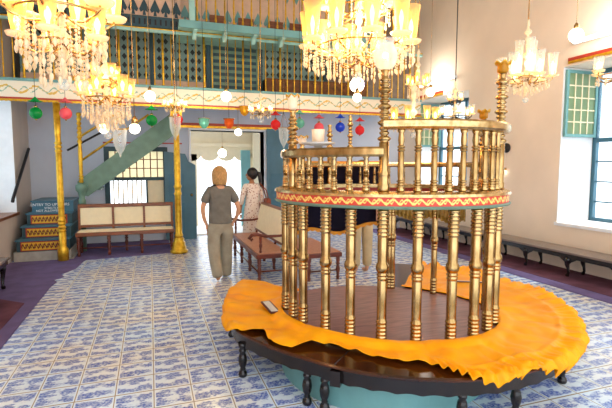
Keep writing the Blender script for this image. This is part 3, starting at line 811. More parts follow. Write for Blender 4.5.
# second flight
t = thing('upper_stair_flight', 'sage green stair stringer rising right below the gallery', 'stairs', (-1.3, 9.9, 1.1))
MB().poly([(-1.36, 9.85, 1.12), (-1.18, 9.85, 1.08), (.62, 9.85, 2.42), (.62, 9.85, 2.75), (.42, 9.85, 2.75), (-1.36, 9.85, 1.38)], (0, .06, 0)).build('stringer', 'green', t, True)
tr = MB()
for k in range(8): tr.box(-1.2+k*.22, -.95+k*.22, 9.91, 10.65, 1.2+k*.18, 1.23+k*.18)
tr.build('treads', 'green', t, True)
def gtube(name, pts, r, m, parent): return MB().tube(pts, r, 8).build(name, m, parent, True)
gtube('handrail', [(-1.32, 9.8, 1.75), (.0, 9.8, 2.72)], .022, 'gold', t)
gtube('handrail', [(-1.32, 9.8, 2.22), (-.55, 9.8, 2.74)], .022, 'gold', t)
gtube('grab_bar', [(-1.5, 9.75, 1.98), (-.85, 9.75, 2.36)], .02, 'iron', t)
# newel
t = thing('newel_post', 'turned gold and green newel post at the stair corner', 'post', (-1.27, 9.70, .012))
MB().lathe([(.05, .0), (.05, .9), (.07, .92), (.07, 1.0), (.05, 1.04), (.07, 1.15), (.11, 1.2), (.11, 1.3), (.05, 1.33)], (0, 0, .001), 16).build('newel_base', 'green', t)
MB().lathe([(.035, 1.34)] + rings(.03, .045, 1.35, 1.5, 3) + [(.035, 1.52), (.04, 1.9), (.03, 2.1)] + rings(.03, .045, 2.1, 2.7, 7), (0, 0, 0), 14).build('newel_shaft', 'gold', t)
# handrail on left wall
t = tag(MB().tube([(-2.28, 9.05, 1.06), (-2.28, 9.1, 1.12), (-2.28, 10.35, 2.02)], .028, 10).build('handrail', 'iron'), 'slanting black handrail on the left wall above the painted stairs', 'handrail')

GY, GZ0, GZ1 = 8.8, 2.76, 3.10
GX0, GX1 = XL+.01, 5.75
gal = thing('gallery_balcony', 'wooden gallery with slender gold balusters and painted fascia across the back of the hall', 'balcony', (1.7, GY, GZ0))
MB().box(GX0, GX1, GY+.04, YB-.01, GZ1-.06, GZ1).build('deck', 'white', gal, True)
fa = MB().box(GX0, GX1, GY-.0, GY+.04, GZ0+.07, GZ1).build('fascia', 'fascia', gal, True)
uvbox(fa)
MB().box(GX0, GX1, GY-.03, GY+.045, GZ1, GZ1+.045).build('bottom_rail', 'aqua', gal, True)
MB().box(GX0, GX1, GY-.015, GY+.04, GZ0+.04, GZ0+.07).build('fascia_trim', 'red', gal, True)
MB().box(GX0, GX1, GY-.01, GY+.04, GZ0+.01, GZ0+.04).build('fascia_trim', 'gold', gal, True)
b = MB(); x = GX0+.03
while x < GX1: b.box(x, x+.035, GY-.018, GY-.008, GZ0+.0, GZ0+.03); x += .07
o = b.build('dentil', 'gold', gal, True); o['kind'] = 'stuff'
RZ = 4.08
b0 = MB().lathe([(.010, 0), (.016, .02), (.011, .05), (.011, .2), (.018, .22), (.011, .24), (.011, .55), (.017, .57), (.011, .59), (.011, RZ-GZ1-.045)], (0, 0, 0), 8).build('baluster', 'gold', gal)
k = 0; x = GX0+.1
while x < GX1-.05:
    o = b0 if k == 0 else b0.copy()
    if k: COL.objects.link(o); o.parent = gal
    o.location = (x-1.7, 0.0, GZ1+.045-GZ0)
    if k % 5 == 2: o.scale = (1.8, 1.8, 1)
    x += .148; k += 1
MB().box(GX0, GX1, GY-.03, GY+.03, RZ, RZ+.06).build('top_rail', 'cyan', gal, True)
MB().box(GX0, GX1, GY-.034, GY-.02, RZ+.05, RZ+.07).build('rail_bead', 'gold', gal, True)
# lattice screen on the gallery and its base
t = thing('lattice_screen', 'grey-green diamond lattice screen standing behind the gallery balusters', 'screen', (1.5, 9.7, GZ1))
MB().box(-2.2, 1.15, 9.68, 9.74, 3.4, 4.6).build('lattice_panel', 'lattice', t, True)
MB().box(1.25, 2.25, 9.66, 9.72, 3.1, 4.6).build('lattice_panel', 'green', t, True)
MB().box(2.35, 3.8, 9.68, 9.74, 3.5, 4.6).build('lattice_panel', 'lattice', t, True)
MB().box(-2.2, 1.15, 9.66, 9.76, GZ1, 3.4).build('base_panel', 'salmon', t, True)
for x in (-.9, .1, 1.2, 2.3, 3.8): MB().box(x-.04, x+.04, 9.64, 9.67, GZ1, 4.6).build('stile', 'teal_d', t, True)
lv = MB()
for k in range(7): lv.box(1.3, 2.2, 9.63, 9.66, 3.3+k*.13, 3.36+k*.13)
lv.build('louvre', 'teal_d', t, True)
t = tag(MB().box(2.35, 4.7, 9.35, 9.62, GZ1+.001, 3.52).build('gallery_bench', 'pebble', bevel=.02), 'brown seat on the gallery behind the balusters, right half', 'bench')
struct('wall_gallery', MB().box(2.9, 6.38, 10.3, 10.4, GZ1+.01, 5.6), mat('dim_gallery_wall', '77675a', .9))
# cornice and fretwork valance upper left
fr = thing('fretwork_valance', 'salmon fretwork valance with spade cut-outs above the gallery rail', 'valance', (-.7, GY, RZ+.07))
FX0, FX1 = GX0, .62
MB().box(FX0, FX1, GY-.05, GY+.05, RZ+.08, RZ+.27).build('cornice', 'teal_d', fr, True)
MB().box(FX0, FX1, GY+.06, GY+.09, RZ+.27, RZ+1.3).build('fret_panel', 'salmon', fr, True)
def spade(cx, y, z, s):
    pts = [(cx-.1*s, z), (cx-.05*s, z+.07*s), (cx-.018*s, z+.05*s), (cx-.03*s, z+.0*s), (cx+.03*s, z+.0*s), (cx+.018*s, z+.05*s), (cx+.05*s, z+.07*s)]
    return [(cx-.06*s, y, z), (cx-.085*s, y, z+.05*s), (cx-.05*s, y, z+.13*s), (cx, y, z+.24*s), (cx+.05*s, y, z+.13*s), (cx+.085*s, y, z+.05*s), (cx+.06*s, y, z), (cx+.015*s, y, z+.03*s), (cx+.03*s, y, z-.05*s), (cx-.03*s, y, z-.05*s), (cx-.015*s, y, z+.03*s)]
def cutouts(parent, x0, x1, step, y, zs, m):
    protos = [MB().poly(spade(0, 0, 0, 1), (0, .014, 0)), MB().poly([(q[0], q[1], -q[2]) for q in spade(0, 0, 0, .9)], (0, .014, 0))]
    objs = [None, None]
    x = x0
    while x < x1:
        for k, z in enumerate(zs):
            q = k % 2
            if objs[q] is None: objs[q] = protos[q].build('cut_out', m, parent); o = objs[q]
            else: o = objs[q].copy(); COL.objects.link(o)
            o.location = Vector((x, y, z))-parent.location
        x += step
cutouts(fr, FX0+.1, FX1-.05, .185, GY+.045, (RZ+.36, RZ+.84), 'teal_d')
dots = MB(); x = FX0+.06
while x < FX1: dots.box(x, x+.03, GY-.054, GY-.049, RZ+.12, RZ+.22); x += .09
o = dots.build('cornice_slot', 'iron', fr, True); o['kind'] = 'stuff'
# upper balcony
UX0, UX1, UY, UZ = .55, 4.9, 8.45, 4.1
ub = thing('upper_balcony', 'turquoise upper balcony on brackets with short gold balusters', 'balcony', (2.0, UY, UZ))
MB().box(UX0, UX1, UY, YB-.4, UZ+.06, UZ+.12).build('deck', 'cyan', ub, True)
MB().box(UX0, UX1, UY-.03, UY, UZ+.02, UZ+.15).build('edge_board', 'aqua', ub, True)
for k in range(9):
    x = UX0+.25+k*.55
    MB().poly([(x, UY+.02, UZ+.06), (x, UY+.33, UZ+.06), (x, UY+.33, UZ-.1), (x, UY+.25, UZ-.1), (x, UY+.16, UZ-.02), (x, UY+.04, UZ)], (.07, 0, 0)).build('bracket', 'cyan', ub, True)
b0 = MB().lathe([(.012, 0), (.022, .05), (.012, .12), (.018, .3), (.012, .5), (.02, .6), (.012, .72)], (0, 0, 0), 8).build('baluster', 'gold', ub)
for k in range(26):
    o = b0 if k == 0 else b0.copy()
    if k: COL.objects.link(o); o.parent = ub
    o.location = (UX0+.32+k*.165-2.0, .03, .15)
MB().box(UX0+.2, UX1, UY-.0, UY+.06, UZ+.85, UZ+.92).build('top_rail', 'cyan', ub, True)
MB().box(UX0+.18, UX0+.28, UY-.02, UY+.08, UZ+.12, UZ+1.3).build('corner_post', 'cyan', ub, True)
ub2 = MB().box(UX0, UX1, 9.0, 9.04, UZ+.12, UZ+1.5).build('back_board', 'salmon', ub, True)
cutouts(ub, UX0+.15, UX1-.1, .2, 8.985, (UZ+.35, UZ+1.05), 'aqua')
for x in (1.15, 1.7, 2.3, 2.75): MB().box(x, x+.3, 8.95, 8.984, UZ+.12, UZ+.45).build('low_panel', 'wood', ub, True)
# gold columns under the gallery
def gcol(x, y, label):
    t = thing('gilded_column', label, 'column', (x, y, 0))
    MB().lathe([(.17, 0), (.17, .05), (.14, .06), (.14, .12), (.12, .13), (.12, .2), (.09, .22), (.1, .26), (.075, .3)], (0, 0, .013), 8).build('column_base', 'gold', t)
    MB().lathe([(.075, .3), (.08, .34), (.065, .38), (.06, 1.1), (.075, 1.14), (.06, 1.18), (.06, 1.24), (.075, 1.28), (.058, 1.32), (.062, 1.6), (.05, 2.4), (.07, 2.44), (.07, 2.5)], (0, 0, .013), 16).build('shaft', 'gold', t)
    MB().box(-.1, .1, -.1, .1, 2.5, 2.76).build('capital', 'gold', t)
gcol(.49, 8.95, 'gilded column beside the right end of the cane bench')
t = thing('gilded_column', 'slender gilded column in front of the painted stairs', 'column', (-1.5, 8.86, 0))
MB().lathe([(.09, 0), (.09, .2), (.06, .25), (.06, .5)] + rings(.05, .065, .5, .75, 4) + [(.05, .8), (.055, 1.2), (.05, 1.9)] + rings(.045, .06, 1.9, 2.1, 3) + [(.05, 2.2), (.06, 2.75)], (0, 0, .013), 14).build('shaft', 'gold', t)

# ------------------------------------------------------------------ people
def skin_mesh(verts, edges, radii, root=0, sub=2):
    me = bpy.data.meshes.new('tmp'); me.from_pydata(verts, edges, []); o = bpy.data.objects.new('tmp', me); COL.objects.link(o)
    sk = o.modifiers.new('skin', 'SKIN'); sk.use_smooth_shade = True
    for i, v in enumerate(me.skin_vertices[0].data):
        r = radii[i]; v.radius = r if isinstance(r, tuple) else (r, r); v.use_root = (i == root)
    ss = o.modifiers.new('sub', 'SUBSURF'); ss.levels = sub; ss.render_levels = sub
    dg = bpy.context.evaluated_depsgraph_get(); dg.update()
    ev = o.evaluated_get(dg).to_mesh(); bm = bmesh.new(); bm.from_mesh(ev)
    o.evaluated_get(dg).to_mesh_clear(); bpy.data.objects.remove(o)
    return bm
def graph(chains):
    """chains: list of lists of (name or xyz, radius); named points are shared"""
    verts, radii, edges, names = [], [], [], {}
    for ch in chains:
        prev = None
        for item in ch:
            if isinstance(item[0], str) and len(item) == 1: idx = names[item[0]]
            else:
                if isinstance(item[0], str): nm, co, r = item; 
                else: nm = None; co, r = item
                verts.append(co); radii.append(r); idx = len(verts)-1
                if nm: names[nm] = idx
            if prev is not None: edges.append((prev, idx))
            prev = idx
    return verts, edges, radii
def add_head(mb, c, face, s=1.0):
    """ellipsoid head with brow, nose, mouth, chin and ears, face pointing along 'face' (2-D)"""
    fx, fy = face; lx, ly = -fy, fx
    def P(f, l, z): return (c[0]+fx*f*s+lx*l*s, c[1]+fy*f*s+ly*l*s, c[2]+z*s)
    mb.sphere(c, .095*s, .92, 1.0, 1.2, 18, 12)
    mb.sphere(P(.03, 0, -.06), .062*s, .9, .95, 1.0, 14, 10)
    mb.sphere(P(.098, 0, -.012), .016*s, .9, .9, 1.6, 8, 6)
    mb.sphere(P(.088, 0, -.058), .02*s, 1, 1, .45, 8, 6)
    for e in (-1, 1):
        mb.sphere(P(.0, e*.09, -.01), .02*s, .7, .7, 1.5, 8, 6)
        mb.sphere(P(.083, e*.034, .012), .014*s, 1, 1, .7, 8, 6)
def wrap(bm):
    mb = MB(); mb.bm.free(); mb.bm = bm; mb.uv = bm.loops.layers.uv.verify(); mb.smooth_all = True; return mb
def hand(base, d, side):
    """five finger chains hanging from the wrist (downwards), side=+-1 thumb direction along y"""
    b = Vector(base); out = []
    for k, (l, off) in enumerate(((.062, -.024), (.072, -.008), (.068, .009), (.052, .024))):
        p0 = b+Vector((.0, off*.7, -.065)); p1 = b+Vector((d*.006, off, -.075-l*.5)); p2 = b+Vector((d*-.008, off, -.075-l))
        out.append([(tuple(p0), .012), (tuple(p1), .0095), (tuple(p2), .008)])
    out.append([(tuple(b+Vector((0, side*.02, -.03))), .013), (tuple(b+Vector((0, side*.045, -.06))), .011), (tuple(b+Vector((0, side*.05, -.095))), .009)])
    return out
def person_walk():
    t = thing('person', 'person with chin-length blond hair in grey shirt and khaki trousers walking away', 'person', (.97, 6.72, 0))
    armL = [('shL', (-.15, 0, 1.34), .05), ((-.22, -.01, 1.2), .045), ((-.262, -.03, 1.06), .038), ((-.235, .02, .9), .03), ('wrL', (-.19, .05, .80), .021), ((-.185, .055, .745), (.017, .03))]
    armR = [('shR', (.15, 0, 1.34), .05), ((.22, -.02, 1.2), .045), ((.27, -.04, 1.06), .038), ((.25, .0, .93), .03), ('wrR', (.19, .04, .83), .021), ((.18, .045, .775), (.017, .03))]
    ch = [[('pel', (0, 0, .90), (.13, .10)), ('sp', (0, .0, 1.08), (.115, .085)), ('chest', (0, 0, 1.27), (.13, .09)), ('nk', (0, .01, 1.41), .055), ((0, .02, 1.47), .048), ((0, .03, 1.53), .06)],
          [('chest',)] + armL, [('chest',)] + armR,
          [('pel',), ('hL', (-.085, 0, .82), .085), ((-.09, -.01, .66), .07), ((-.10, -.02, .47), .052), ((-.09, -.10, .28), .045), ('aL', (-.075, -.20, .13), .032), ((-.07, -.2, .07), .034), ((-.07, -.13, .02), .03)],
          [('pel',), ('hR', (.085, .02, .82), .085), ((.085, .07, .66), .07), ((.08, .10, .47), .052), ((.08, .10, .25), .045), ('aR', (.08, .09, .09), .032), ((.08, .10, .035), .034), ((.08, .24, .025), .026)]]
    mb = wrap(skin_mesh(*graph(ch), root=0))
    for w, sgn in (((-.185, .055, .80), 1), ((.18, .045, .83), 1)):
        for c in hand(w, 1, 1):
            hb = skin_mesh(*graph([c]), root=0, sub=1)
            tmp = bpy.data.meshes.new('h'); hb.to_mesh(tmp); hb.free(); mb.bm.from_mesh(tmp)
    add_head(mb, (0, .035, 1.545), (0, 1))
    mb.build('body', 'skin', t)
    ch = [[('c', (0, 0, 1.24), (.185, .12)), ('m', (0, 0, 1.08), (.18, .12)), ((0, 0, .93), (.19, .14)), ((0, 0, .86), (.192, .145)), ((0, 0, .82), (.19, .14))], [('c',), ((0, 0, 1.34), (.16, .10)), ((0, .01, 1.42), (.09, .075)), ((0, .015, 1.455), (.065, .06))],
          [('c',), ((-.15, 0, 1.335), .08), ((-.21, -.01, 1.22), .075), ((-.235, -.015, 1.13), .07)], [('c',), ((.15, 0, 1.335), .08), ((.21, -.015, 1.22), .075), ((.235, -.02, 1.13), .07)]]
    wrap(skin_mesh(*graph(ch), root=0)).build('shirt', 'shirt', t)
    ch = [[((0, 0, 1.0), (.15, .11)), ('p', (0, 0, .90), (.175, .12)), ('q', (0, 0, .84), (.18, .13))],
          [('q',), ((-.10, 0, .76), .115), ((-.105, -.01, .6), .108), ((-.105, -.02, .45), .10), ((-.098, -.09, .28), .094), ((-.08, -.18, .12), .088), ((-.075, -.2, .05), .082)],
          [('q',), ((.10, .02, .76), .115), ((.10, .07, .6), .108), ((.095, .10, .45), .10), ((.09, .10, .24), .098), ((.088, .095, .075), .092), ((.088, .095, .0), .088)]]
    wrap(skin_mesh(*graph(ch), root=0)).build('trousers', 'trouser', t)
    hb = MB()
    # bob hair: cap to the nape
    n, m = 28, 16
    grid = []
    for j in range(m+1):
        ph = pi*j/m*.80
        row = []
        for i in range(n):
            a = 2*pi*i/n
            front = max(0, sin(a))
            r = .122 if ph < pi/2 else .122*(1-.12*(ph-pi/2))
            rz = .135
            z = 1.555+rz*cos(ph)*(1 if ph < pi/2 else 1.3)
            x = r*sin(ph if ph < pi/2 else pi/2*.98)*cos(a)*.95; y = .02+r*sin(ph if ph < pi/2 else pi/2*.98)*sin(a)
            if front > .25 and ph > .95: y = .02+.07*sin(a); 
            nn = noise.noise(Vector((x*40, y*40, z*9)))*.008
            row.append(hb.bm.verts.new((x*(1+nn*8), y*(1+nn*8), z+nn)))
        grid.append(row)
    for a, b in zip(grid, grid[1:]):
        for i in range(n):
            f = hb.bm.faces.new((a[i], a[(i+1) % n], b[(i+1) % n], b[i])); f.smooth = True
    hb.bm.faces.new(grid[-1])
    bmesh.ops.remove_doubles(hb.bm, verts=hb.bm.verts, dist=.0005)
    hb.build('hair', 'blond', t)
    return t
person_walk()
def person_dress():
    t = thing('person', 'person with black ponytail in long patterned dress carrying a brown shoulder bag', 'person', (1.86, 8.6, 0), R(10))
    ch = [[('pel', (0, 0, .9), (.12, .10)), ('sp', (0, 0, 1.08), (.10, .08)), ('chest', (0, 0, 1.25), (.115, .085)), ('nk', (0, .01, 1.38), .045), ((0, .02, 1.44), .042), ((0, .02, 1.5), .055)],
          [('chest',), ((-.14, 0, 1.3), .045), ((-.19, .0, 1.16), .038), ((-.21, .01, 1.02), .032), ((-.2, .09, .88), .026), ((-.19, .13, .80), .02), ((-.185, .14, .75), (.015, .028))],
          [('chest',), ((.14, 0, 1.3), .045), ((.19, 0, 1.16), .038), ((.21, .0, 1.02), .032), ((.2, .08, .9), .026), ((.19, .12, .83), .02), ((.185, .13, .78), (.015, .028))],
          [('pel',), ((-.08, 0, .8), .08), ((-.085, 0, .48), .05), ((-.085, -.02, .25), .042), ((-.085, -.02, .07), .03), ((-.085, .0, .03), .03), ((-.09, .12, .022), .024)],
          [('pel',), ((.08, 0, .8), .08), ((.085, .05, .48), .05), ((.085, .05, .25), .042), ((.085, .05, .07), .03), ((.085, .07, .03), .03), ((.09, .19, .022), .024)]]
    mb = wrap(skin_mesh(*graph(ch), root=0))
    for w in ((-.185, .14, .80), (.185, .13, .83)):
        for c in hand(w, 1, 1):
            hb = skin_mesh(*graph([c]), root=0, sub=1); tmp = bpy.data.meshes.new('h'); hb.to_mesh(tmp); hb.free(); mb.bm.from_mesh(tmp)
    add_head(mb, (-.01, .02, 1.515), (-.94, .34), .95)
    mb.build('body', 'skin2', t)
    ch = [[('c', (0, 0, 1.25), (.14, .10)), ('m', (0, 0, 1.08), (.125, .10)), ((0, 0, .88), (.165, .13)), ((0, .01, .6), (.19, .16)), ((0, .01, .32), (.21, .18)), ((0, .01, .2), (.215, .185))], [('c',), ((0, 0, 1.34), (.085, .06))],
          [('c',), ((-.13, 0, 1.29), .066), ((-.185, 0, 1.16), .058), ((-.208, .01, 1.03), .05), ((-.205, .06, .93), .045)], [('c',), ((.13, 0, 1.29), .066), ((.185, 0, 1.16), .058), ((.208, 0, 1.03), .05), ((.203, .05, .94), .045)]]
    wrap(skin_mesh(*graph(ch), root=0)).build('dress', 'dress', t)
    hb = MB()
    hb.sphere((.015, .008, 1.535), .108, 1.0, .98, 1.12, 20, 14)
    hb.tube([(.09, -.02, 1.56), (.13, -.04, 1.54), (.15, -.05, 1.46), (.155, -.06, 1.36), (.165, -.06, 1.28)], [.03, .04, .042, .032, .012], 10)
    hb.build('hair', 'black', t)
    return t
person_dress()
bag = thing('shoulder_bag', 'brown leather shoulder bag hanging at the side of the patterned dress', 'bag', (2.14, 8.5, .9))
MB().box(-.05, .05, -.12, .12, -.1, .16).build('bag_body', 'leather', bag, bevel=.03)
MB().tube([(0, -.1, .15), (-.04, -.06, .32), (-.14, .0, .45), (-.05, .08, .32), (0, .1, .15)], .01, 6).build('strap', 'leather', bag)
def person_hidden():
    t = thing('person', 'person mostly hidden behind the brass railing in beige trousers', 'person', (3.12, 6.35, 0))
    ch = [[('pel', (0, 0, .95), (.13, .10)), ('sp', (0, 0, 1.14), (.12, .09)), ('chest', (0, 0, 1.34), (.14, .095)), ('nk', (0, .01, 1.48), .05), ((0, .02, 1.54), .048), ((0, .02, 1.6), .06)],
          [('chest',), ((-.16, 0, 1.4), .05), ((-.22, 0, 1.26), .042), ((-.24, .01, 1.1), .035), ((-.22, .08, .94), .028), ((-.2, .1, .84), .022), ((-.2, .1, .79), (.016, .03))],
          [('chest',), ((.16, 0, 1.4), .05), ((.22, 0, 1.26), .042), ((.24, .01, 1.1), .035), ((.22, .08, .94), .028), ((.2, .1, .84), .022), ((.2, .1, .79), (.016, .03))],
          [('pel',), ((-.09, 0, .85), .085), ((-.095, 0, .5), .055), ((-.095, -.01, .28), .045), ((-.095, -.01, .08), .034), ((-.095, .02, .035), .034), ((-.1, .15, .028), .028)],
          [('pel',), ((.09, 0, .85), .085), ((.095, 0, .5), .055), ((.095, -.01, .28), .045), ((.095, -.01, .08), .034), ((.095, .02, .035), .034), ((.1, .15, .028), .028)]]
    mb = wrap(skin_mesh(*graph(ch), root=0))
    for w in ((-.2, .1, .84), (.2, .1, .84)):
        for c in hand(w, 1, 1):
            hb = skin_mesh(*graph([c]), root=0, sub=1); tmp = bpy.data.meshes.new('h'); hb.to_mesh(tmp); hb.free(); mb.bm.from_mesh(tmp)
    add_head(mb, (0, .03, 1.64), (0, 1))
    mb.build('body', 'skin', t)
    ch = [[('c', (0, 0, 1.33), (.17, .12)), ((0, 0, 1.14), (.155, .12)), ((0, 0, .95), (.165, .125))], [('c',), ((0, 0, 1.44), (.1, .07))],
          [('c',), ((-.15, 0, 1.4), .075), ((-.21, 0, 1.27), .066), ((-.232, .005, 1.17), .06)], [('c',), ((.15, 0, 1.4), .075), ((.21, 0, 1.27), .066), ((.232, .005, 1.17), .06)]]
    wrap(skin_mesh(*graph(ch), root=0)).build('shirt', 'white', t)
    ch = [[('p', (0, 0, .98), (.155, .12)), ('q', (0, 0, .9), (.155, .125))],
          [('q',), ((-.1, 0, .8), .1), ((-.1, 0, .5), .09), ((-.1, 0, .28), .08), ((-.1, 0, .09), .078)], [('q',), ((.1, 0, .8), .1), ((.1, 0, .5), .09), ((.1, 0, .28), .08), ((.1, 0, .09), .078)]]
    wrap(skin_mesh(*graph(ch), root=0)).build('trousers', 'beige', t)
    MB().sphere((0, .01, 1.665), .113, 1, 1, 1.05, 18, 12).build('hair', mat('brown_hair', '6b4228', .6), t)
person_hidden()

# ------------------------------------------------------------------ chandeliers and lamps
def shade_mesh(r, h, m='shade'):
    return [(r*.3, 0), (r*.5, h*.03), (r*.62, h*.12), (r*.72, h*.3), (r*.84, h*.6), (r*.96, h*.85), (r*1.1, h)]
def chandelier(name, label, loc, tiers, strands, stem, metal='brass', drop=None, rod=2.0, lights=0, power=0, shade_m='shade'):
    t = thing(name, label, 'chandelier', loc)
    zt, zb = stem
    prof = []
    nseg = max(3, int((zt-zb)/.09))
    for i in range(nseg):
        z = zb+(zt-zb)*i/nseg; d = (zt-zb)/nseg
        r = .018+.022*((i*7) % 3)/2
        prof += [(.012, z), (r, z+d*.3), (r*1.1, z+d*.5), (.014, z+d*.9)]
    MB().lathe(prof+[(.01, zt)], (0, 0, 0), 12).build('stem', 'crystal', t)
    MB().tube([(0, 0, zt), (0, 0, rod)], .008, 6).build('rod', metal, t)
    MB().sphere((0, 0, zb-.03), .035, n=12, m=8).build('finial', 'clear', t)
    for (z, r, n, sh, sr, a0, up) in tiers:
        MB().tube([(r*.82*cos(2*pi*k/32), r*.82*sin(2*pi*k/32), z) for k in range(32)], .007, 6, closed=True).build('ring', metal, t)
        am = MB().tube([(0, 0, z+.02), (r*.3, 0, z-.04), (r*.6, 0, z-.055), (r*.85, 0, z-.03), (r, 0, z+.0), (r, 0, z+.03)], [.009, .008, .008, .008, .007, .007], 6).build('arm', metal, t)
        bob = MB().lathe([(.012, .02), (sr*1.1, .028), (sr*1.25, .045), (sr*.8, .036), (.01, .034)], (r, 0, z), 14).build('drip_pan', 'crystal', am)
        shd = MB().lathe(shade_mesh(sr, sh), (r, 0, z+.035), 18, cap=False).build('lamp_shade', shade_m, am)
        blb = MB().lathe([(.008, .05), (.009, .05+sh*.15), (.016, .05+sh*.28), (.018, .05+sh*.38), (.01, .05+sh*.52), (.001, .05+sh*.6)], (r, 0, z), 10).build('bulb', 'bulb', am)
        am.rotation_euler.z = a0
        for k in range(1, n):
            c = am.copy(); COL.objects.link(c); c.rotation_euler.z = a0+2*pi*k/n
            for s_ in (bob, shd, blb):
                d = s_.copy(); COL.objects.link(d); d.parent = c
    st = {}
    for (z, r, n, L) in strands:
        key = round(L, 3)
        for k in range(n):
            if key not in st:
                mb = MB(); nb = max(2, int(L/.03)); z_ = 0
                for q in range(nb-1): mb.lathe([(.001, z_-.022), (.008, z_-.011), (.001, z_)], (0, 0, 0), 6, cap=False); z_ -= .024
                mb.lathe([(.001, z_-.05), (.012, z_-.03), (.011, z_-.012), (.001, z_)], (0, 0, 0), 6, cap=False)
                o = mb.build('crystal_strand', 'crystal', t); st[key] = o
            else: o = st[key].copy(); COL.objects.link(o)
            o.parent = t
            jz = .012*math.sin(k*2.4)
            o.location = (r*cos(2*pi*k/n), r*sin(2*pi*k/n), z+jz)
    for k in range(lights):
        a = 2*pi*k/max(1, lights)+.4; rr = tiers[0][1]*.55 if lights > 1 else 0
        l = light((rr*cos(a), rr*sin(a), tiers[0][0]+.18), power); l.parent = t
    return t
# centre chandelier over the pulpit
CG = 'crystal chandeliers of the hall'
chandelier('crystal_chandelier', 'huge glowing crystal chandelier directly above the brass pulpit', (1.73, 3.62, 2.62),
    [(.08, .44, 10, .29, .070, .1, 1), (.40, .28, 8, .24, .06, .3, 1), (-.02, .2, 6, .15, .045, 0, 1)],
    [(.08, .47, 40, .17), (.05, .38, 32, .2), (0.0, .26, 24, .18), (.4, .26, 14, .16)], (.95, -.12), rod=3.0, lights=3, power=12)
# left chandelier near the camera
chandelier('crystal_chandelier', 'larger tiered crystal chandelier cut by the top left of the photo, dripping with prisms', (-.46, 3.0, 2.42),
    [(.14, .29, 6, .25, .064, .35, 1), (-.03, .22, 5, .17, .05, .8, 1), (.45, .28, 6, .24, .06, .1, 1)],
    [(.08, .23, 28, .2), (.04, .19, 26, .24), (.0, .12, 16, .3), (.4, .2, 14, .14)], (.85, -.22), rod=3.2, lights=2, power=7)
chandelier('crystal_chandelier', 'smaller prism-hung crystal chandelier below and right of the large left one', (-.34, 4.3, 2.27),
    [(.0, .2, 6, .15, .045, .25, 1), (.15, .1, 4, .1, .035, .6, 1)],
    [(-.02, .19, 24, .16), (-.05, .13, 18, .2), (-.1, .08, 12, .18)], (.5, -.28), rod=3.3, lights=1, power=5)
# right chandelier against the cream wall
chandelier('clear_glass_chandelier', 'clear glass chandelier hanging before the cream wall, left of near window', (4.35, 4.4, 2.72),
    [(.0, .28, 6, .26, .055, .25, 1), (.05, .09, 3, .4, .05, .1, 1)], [(-.01, .25, 18, .1), (-.03, .14, 14, .12), (-.08, .07, 8, .1)], (.72, -.2), rod=2.9, lights=1, power=4, shade_m='clear')
# cut off chandelier at right edge
chandelier('clear_glass_chandelier', 'glass chandelier cut off by the right edge of the photo', (4.2, 3.1, 2.54),
    [(.0, .22, 6, .13, .045, 2.8, 1)], [(-.01, .2, 14, .06)], (.5, -.08), rod=3.1, lights=0, shade_m='clear')
# smaller ones beyond the pulpit
chandelier('small_chandelier', 'small crystal chandelier beyond the tall front brass post', (4.18, 6.5, 2.98),
    [(.0, .16, 5, .16, .04, .3, 1)], [(.0, .16, 16, .22), (-.02, .1, 10, .26)], (.6, -.2), rod=2.7, lights=1, power=3)
chandelier('small_chandelier', 'cluster of candle-shaded lights just above the upper brass rail', (3.1, 4.9, 2.2),
    [(.0, .26, 7, .17, .042, .3, 1)], [(-.01, .24, 16, .08)], (.5, -.1), rod=3.3, lights=1, power=3)
chandelier('small_chandelier', 'dark-armed glass chandelier in front of the far right-hand window', (4.54, 6.0, 2.45),
    [(.0, .26, 6, .14, .042, .1, 1), (.24, .12, 4, .1, .035, .1, 1)], [(-.01, .24, 14, .1)], (.55, -.1), metal='iron', rod=3.2, lights=0, shade_m='clear')
chandelier('small_chandelier', 'wire-armed small chandelier hanging under the gallery fascia by the doorway', (1.88, 7.9, 2.62),
    [(.0, .2, 6, .1, .035, .1, 1)], [(-.01, .18, 12, .1)], (.35, -.12), rod=3.0, lights=0, shade_m='clear')
chandelier('small_chandelier', 'wire-armed small chandelier hanging before the gilded column', (.42, 7.9, 2.66),
    [(.0, .17, 6, .09, .035, .1, 1)], [(-.01, .15, 12, .08)], (.3, -.1), rod=2.9, lights=0, shade_m='clear')

# bell jar lamps
def bell_jar(label, loc, s=1):
    t = thing('bell_jar_lamp', label, 'lamp', loc)
    MB().lathe([(.001, -.26*s), (.012*s, -.24*s), (.015*s, -.22*s), (.05*s, -.16*s), (.075*s, -.08*s), (.078*s, .02*s), (.085*s, .08*s)], (0, 0, 0), 18, cap=False).build('bell_glass', 'clear', t)
    MB().tube([(.085*s*cos(2*pi*k/20), .085*s*sin(2*pi*k/20), .08*s) for k in range(20)], .006, 6, closed=True).build('rim', 'brass', t)
    for k in range(3):
        a = 2*pi*k/3; MB().tube([(.085*s*cos(a), .085*s*sin(a), .08*s), (0, 0, .34*s)], .003, 4).build('chain', 'brass', t)
    MB().tube([(0, 0, .34*s), (0, 0, 5.7-loc[2])], .003, 4).build('cord', 'brass', t)
bell_jar('clear glass bell jar lamp hanging left of the doorway', (.40, 7.6, 2.38), 1.1)
bell_jar('clear glass bell jar lamp hanging right of the doorway, under red ball', (2.3, 7.9, 2.28), 1.1)
bell_jar('clear glass bell jar lamp below the left crystal chandelier', (-.27, 4.75, 1.98), .8)

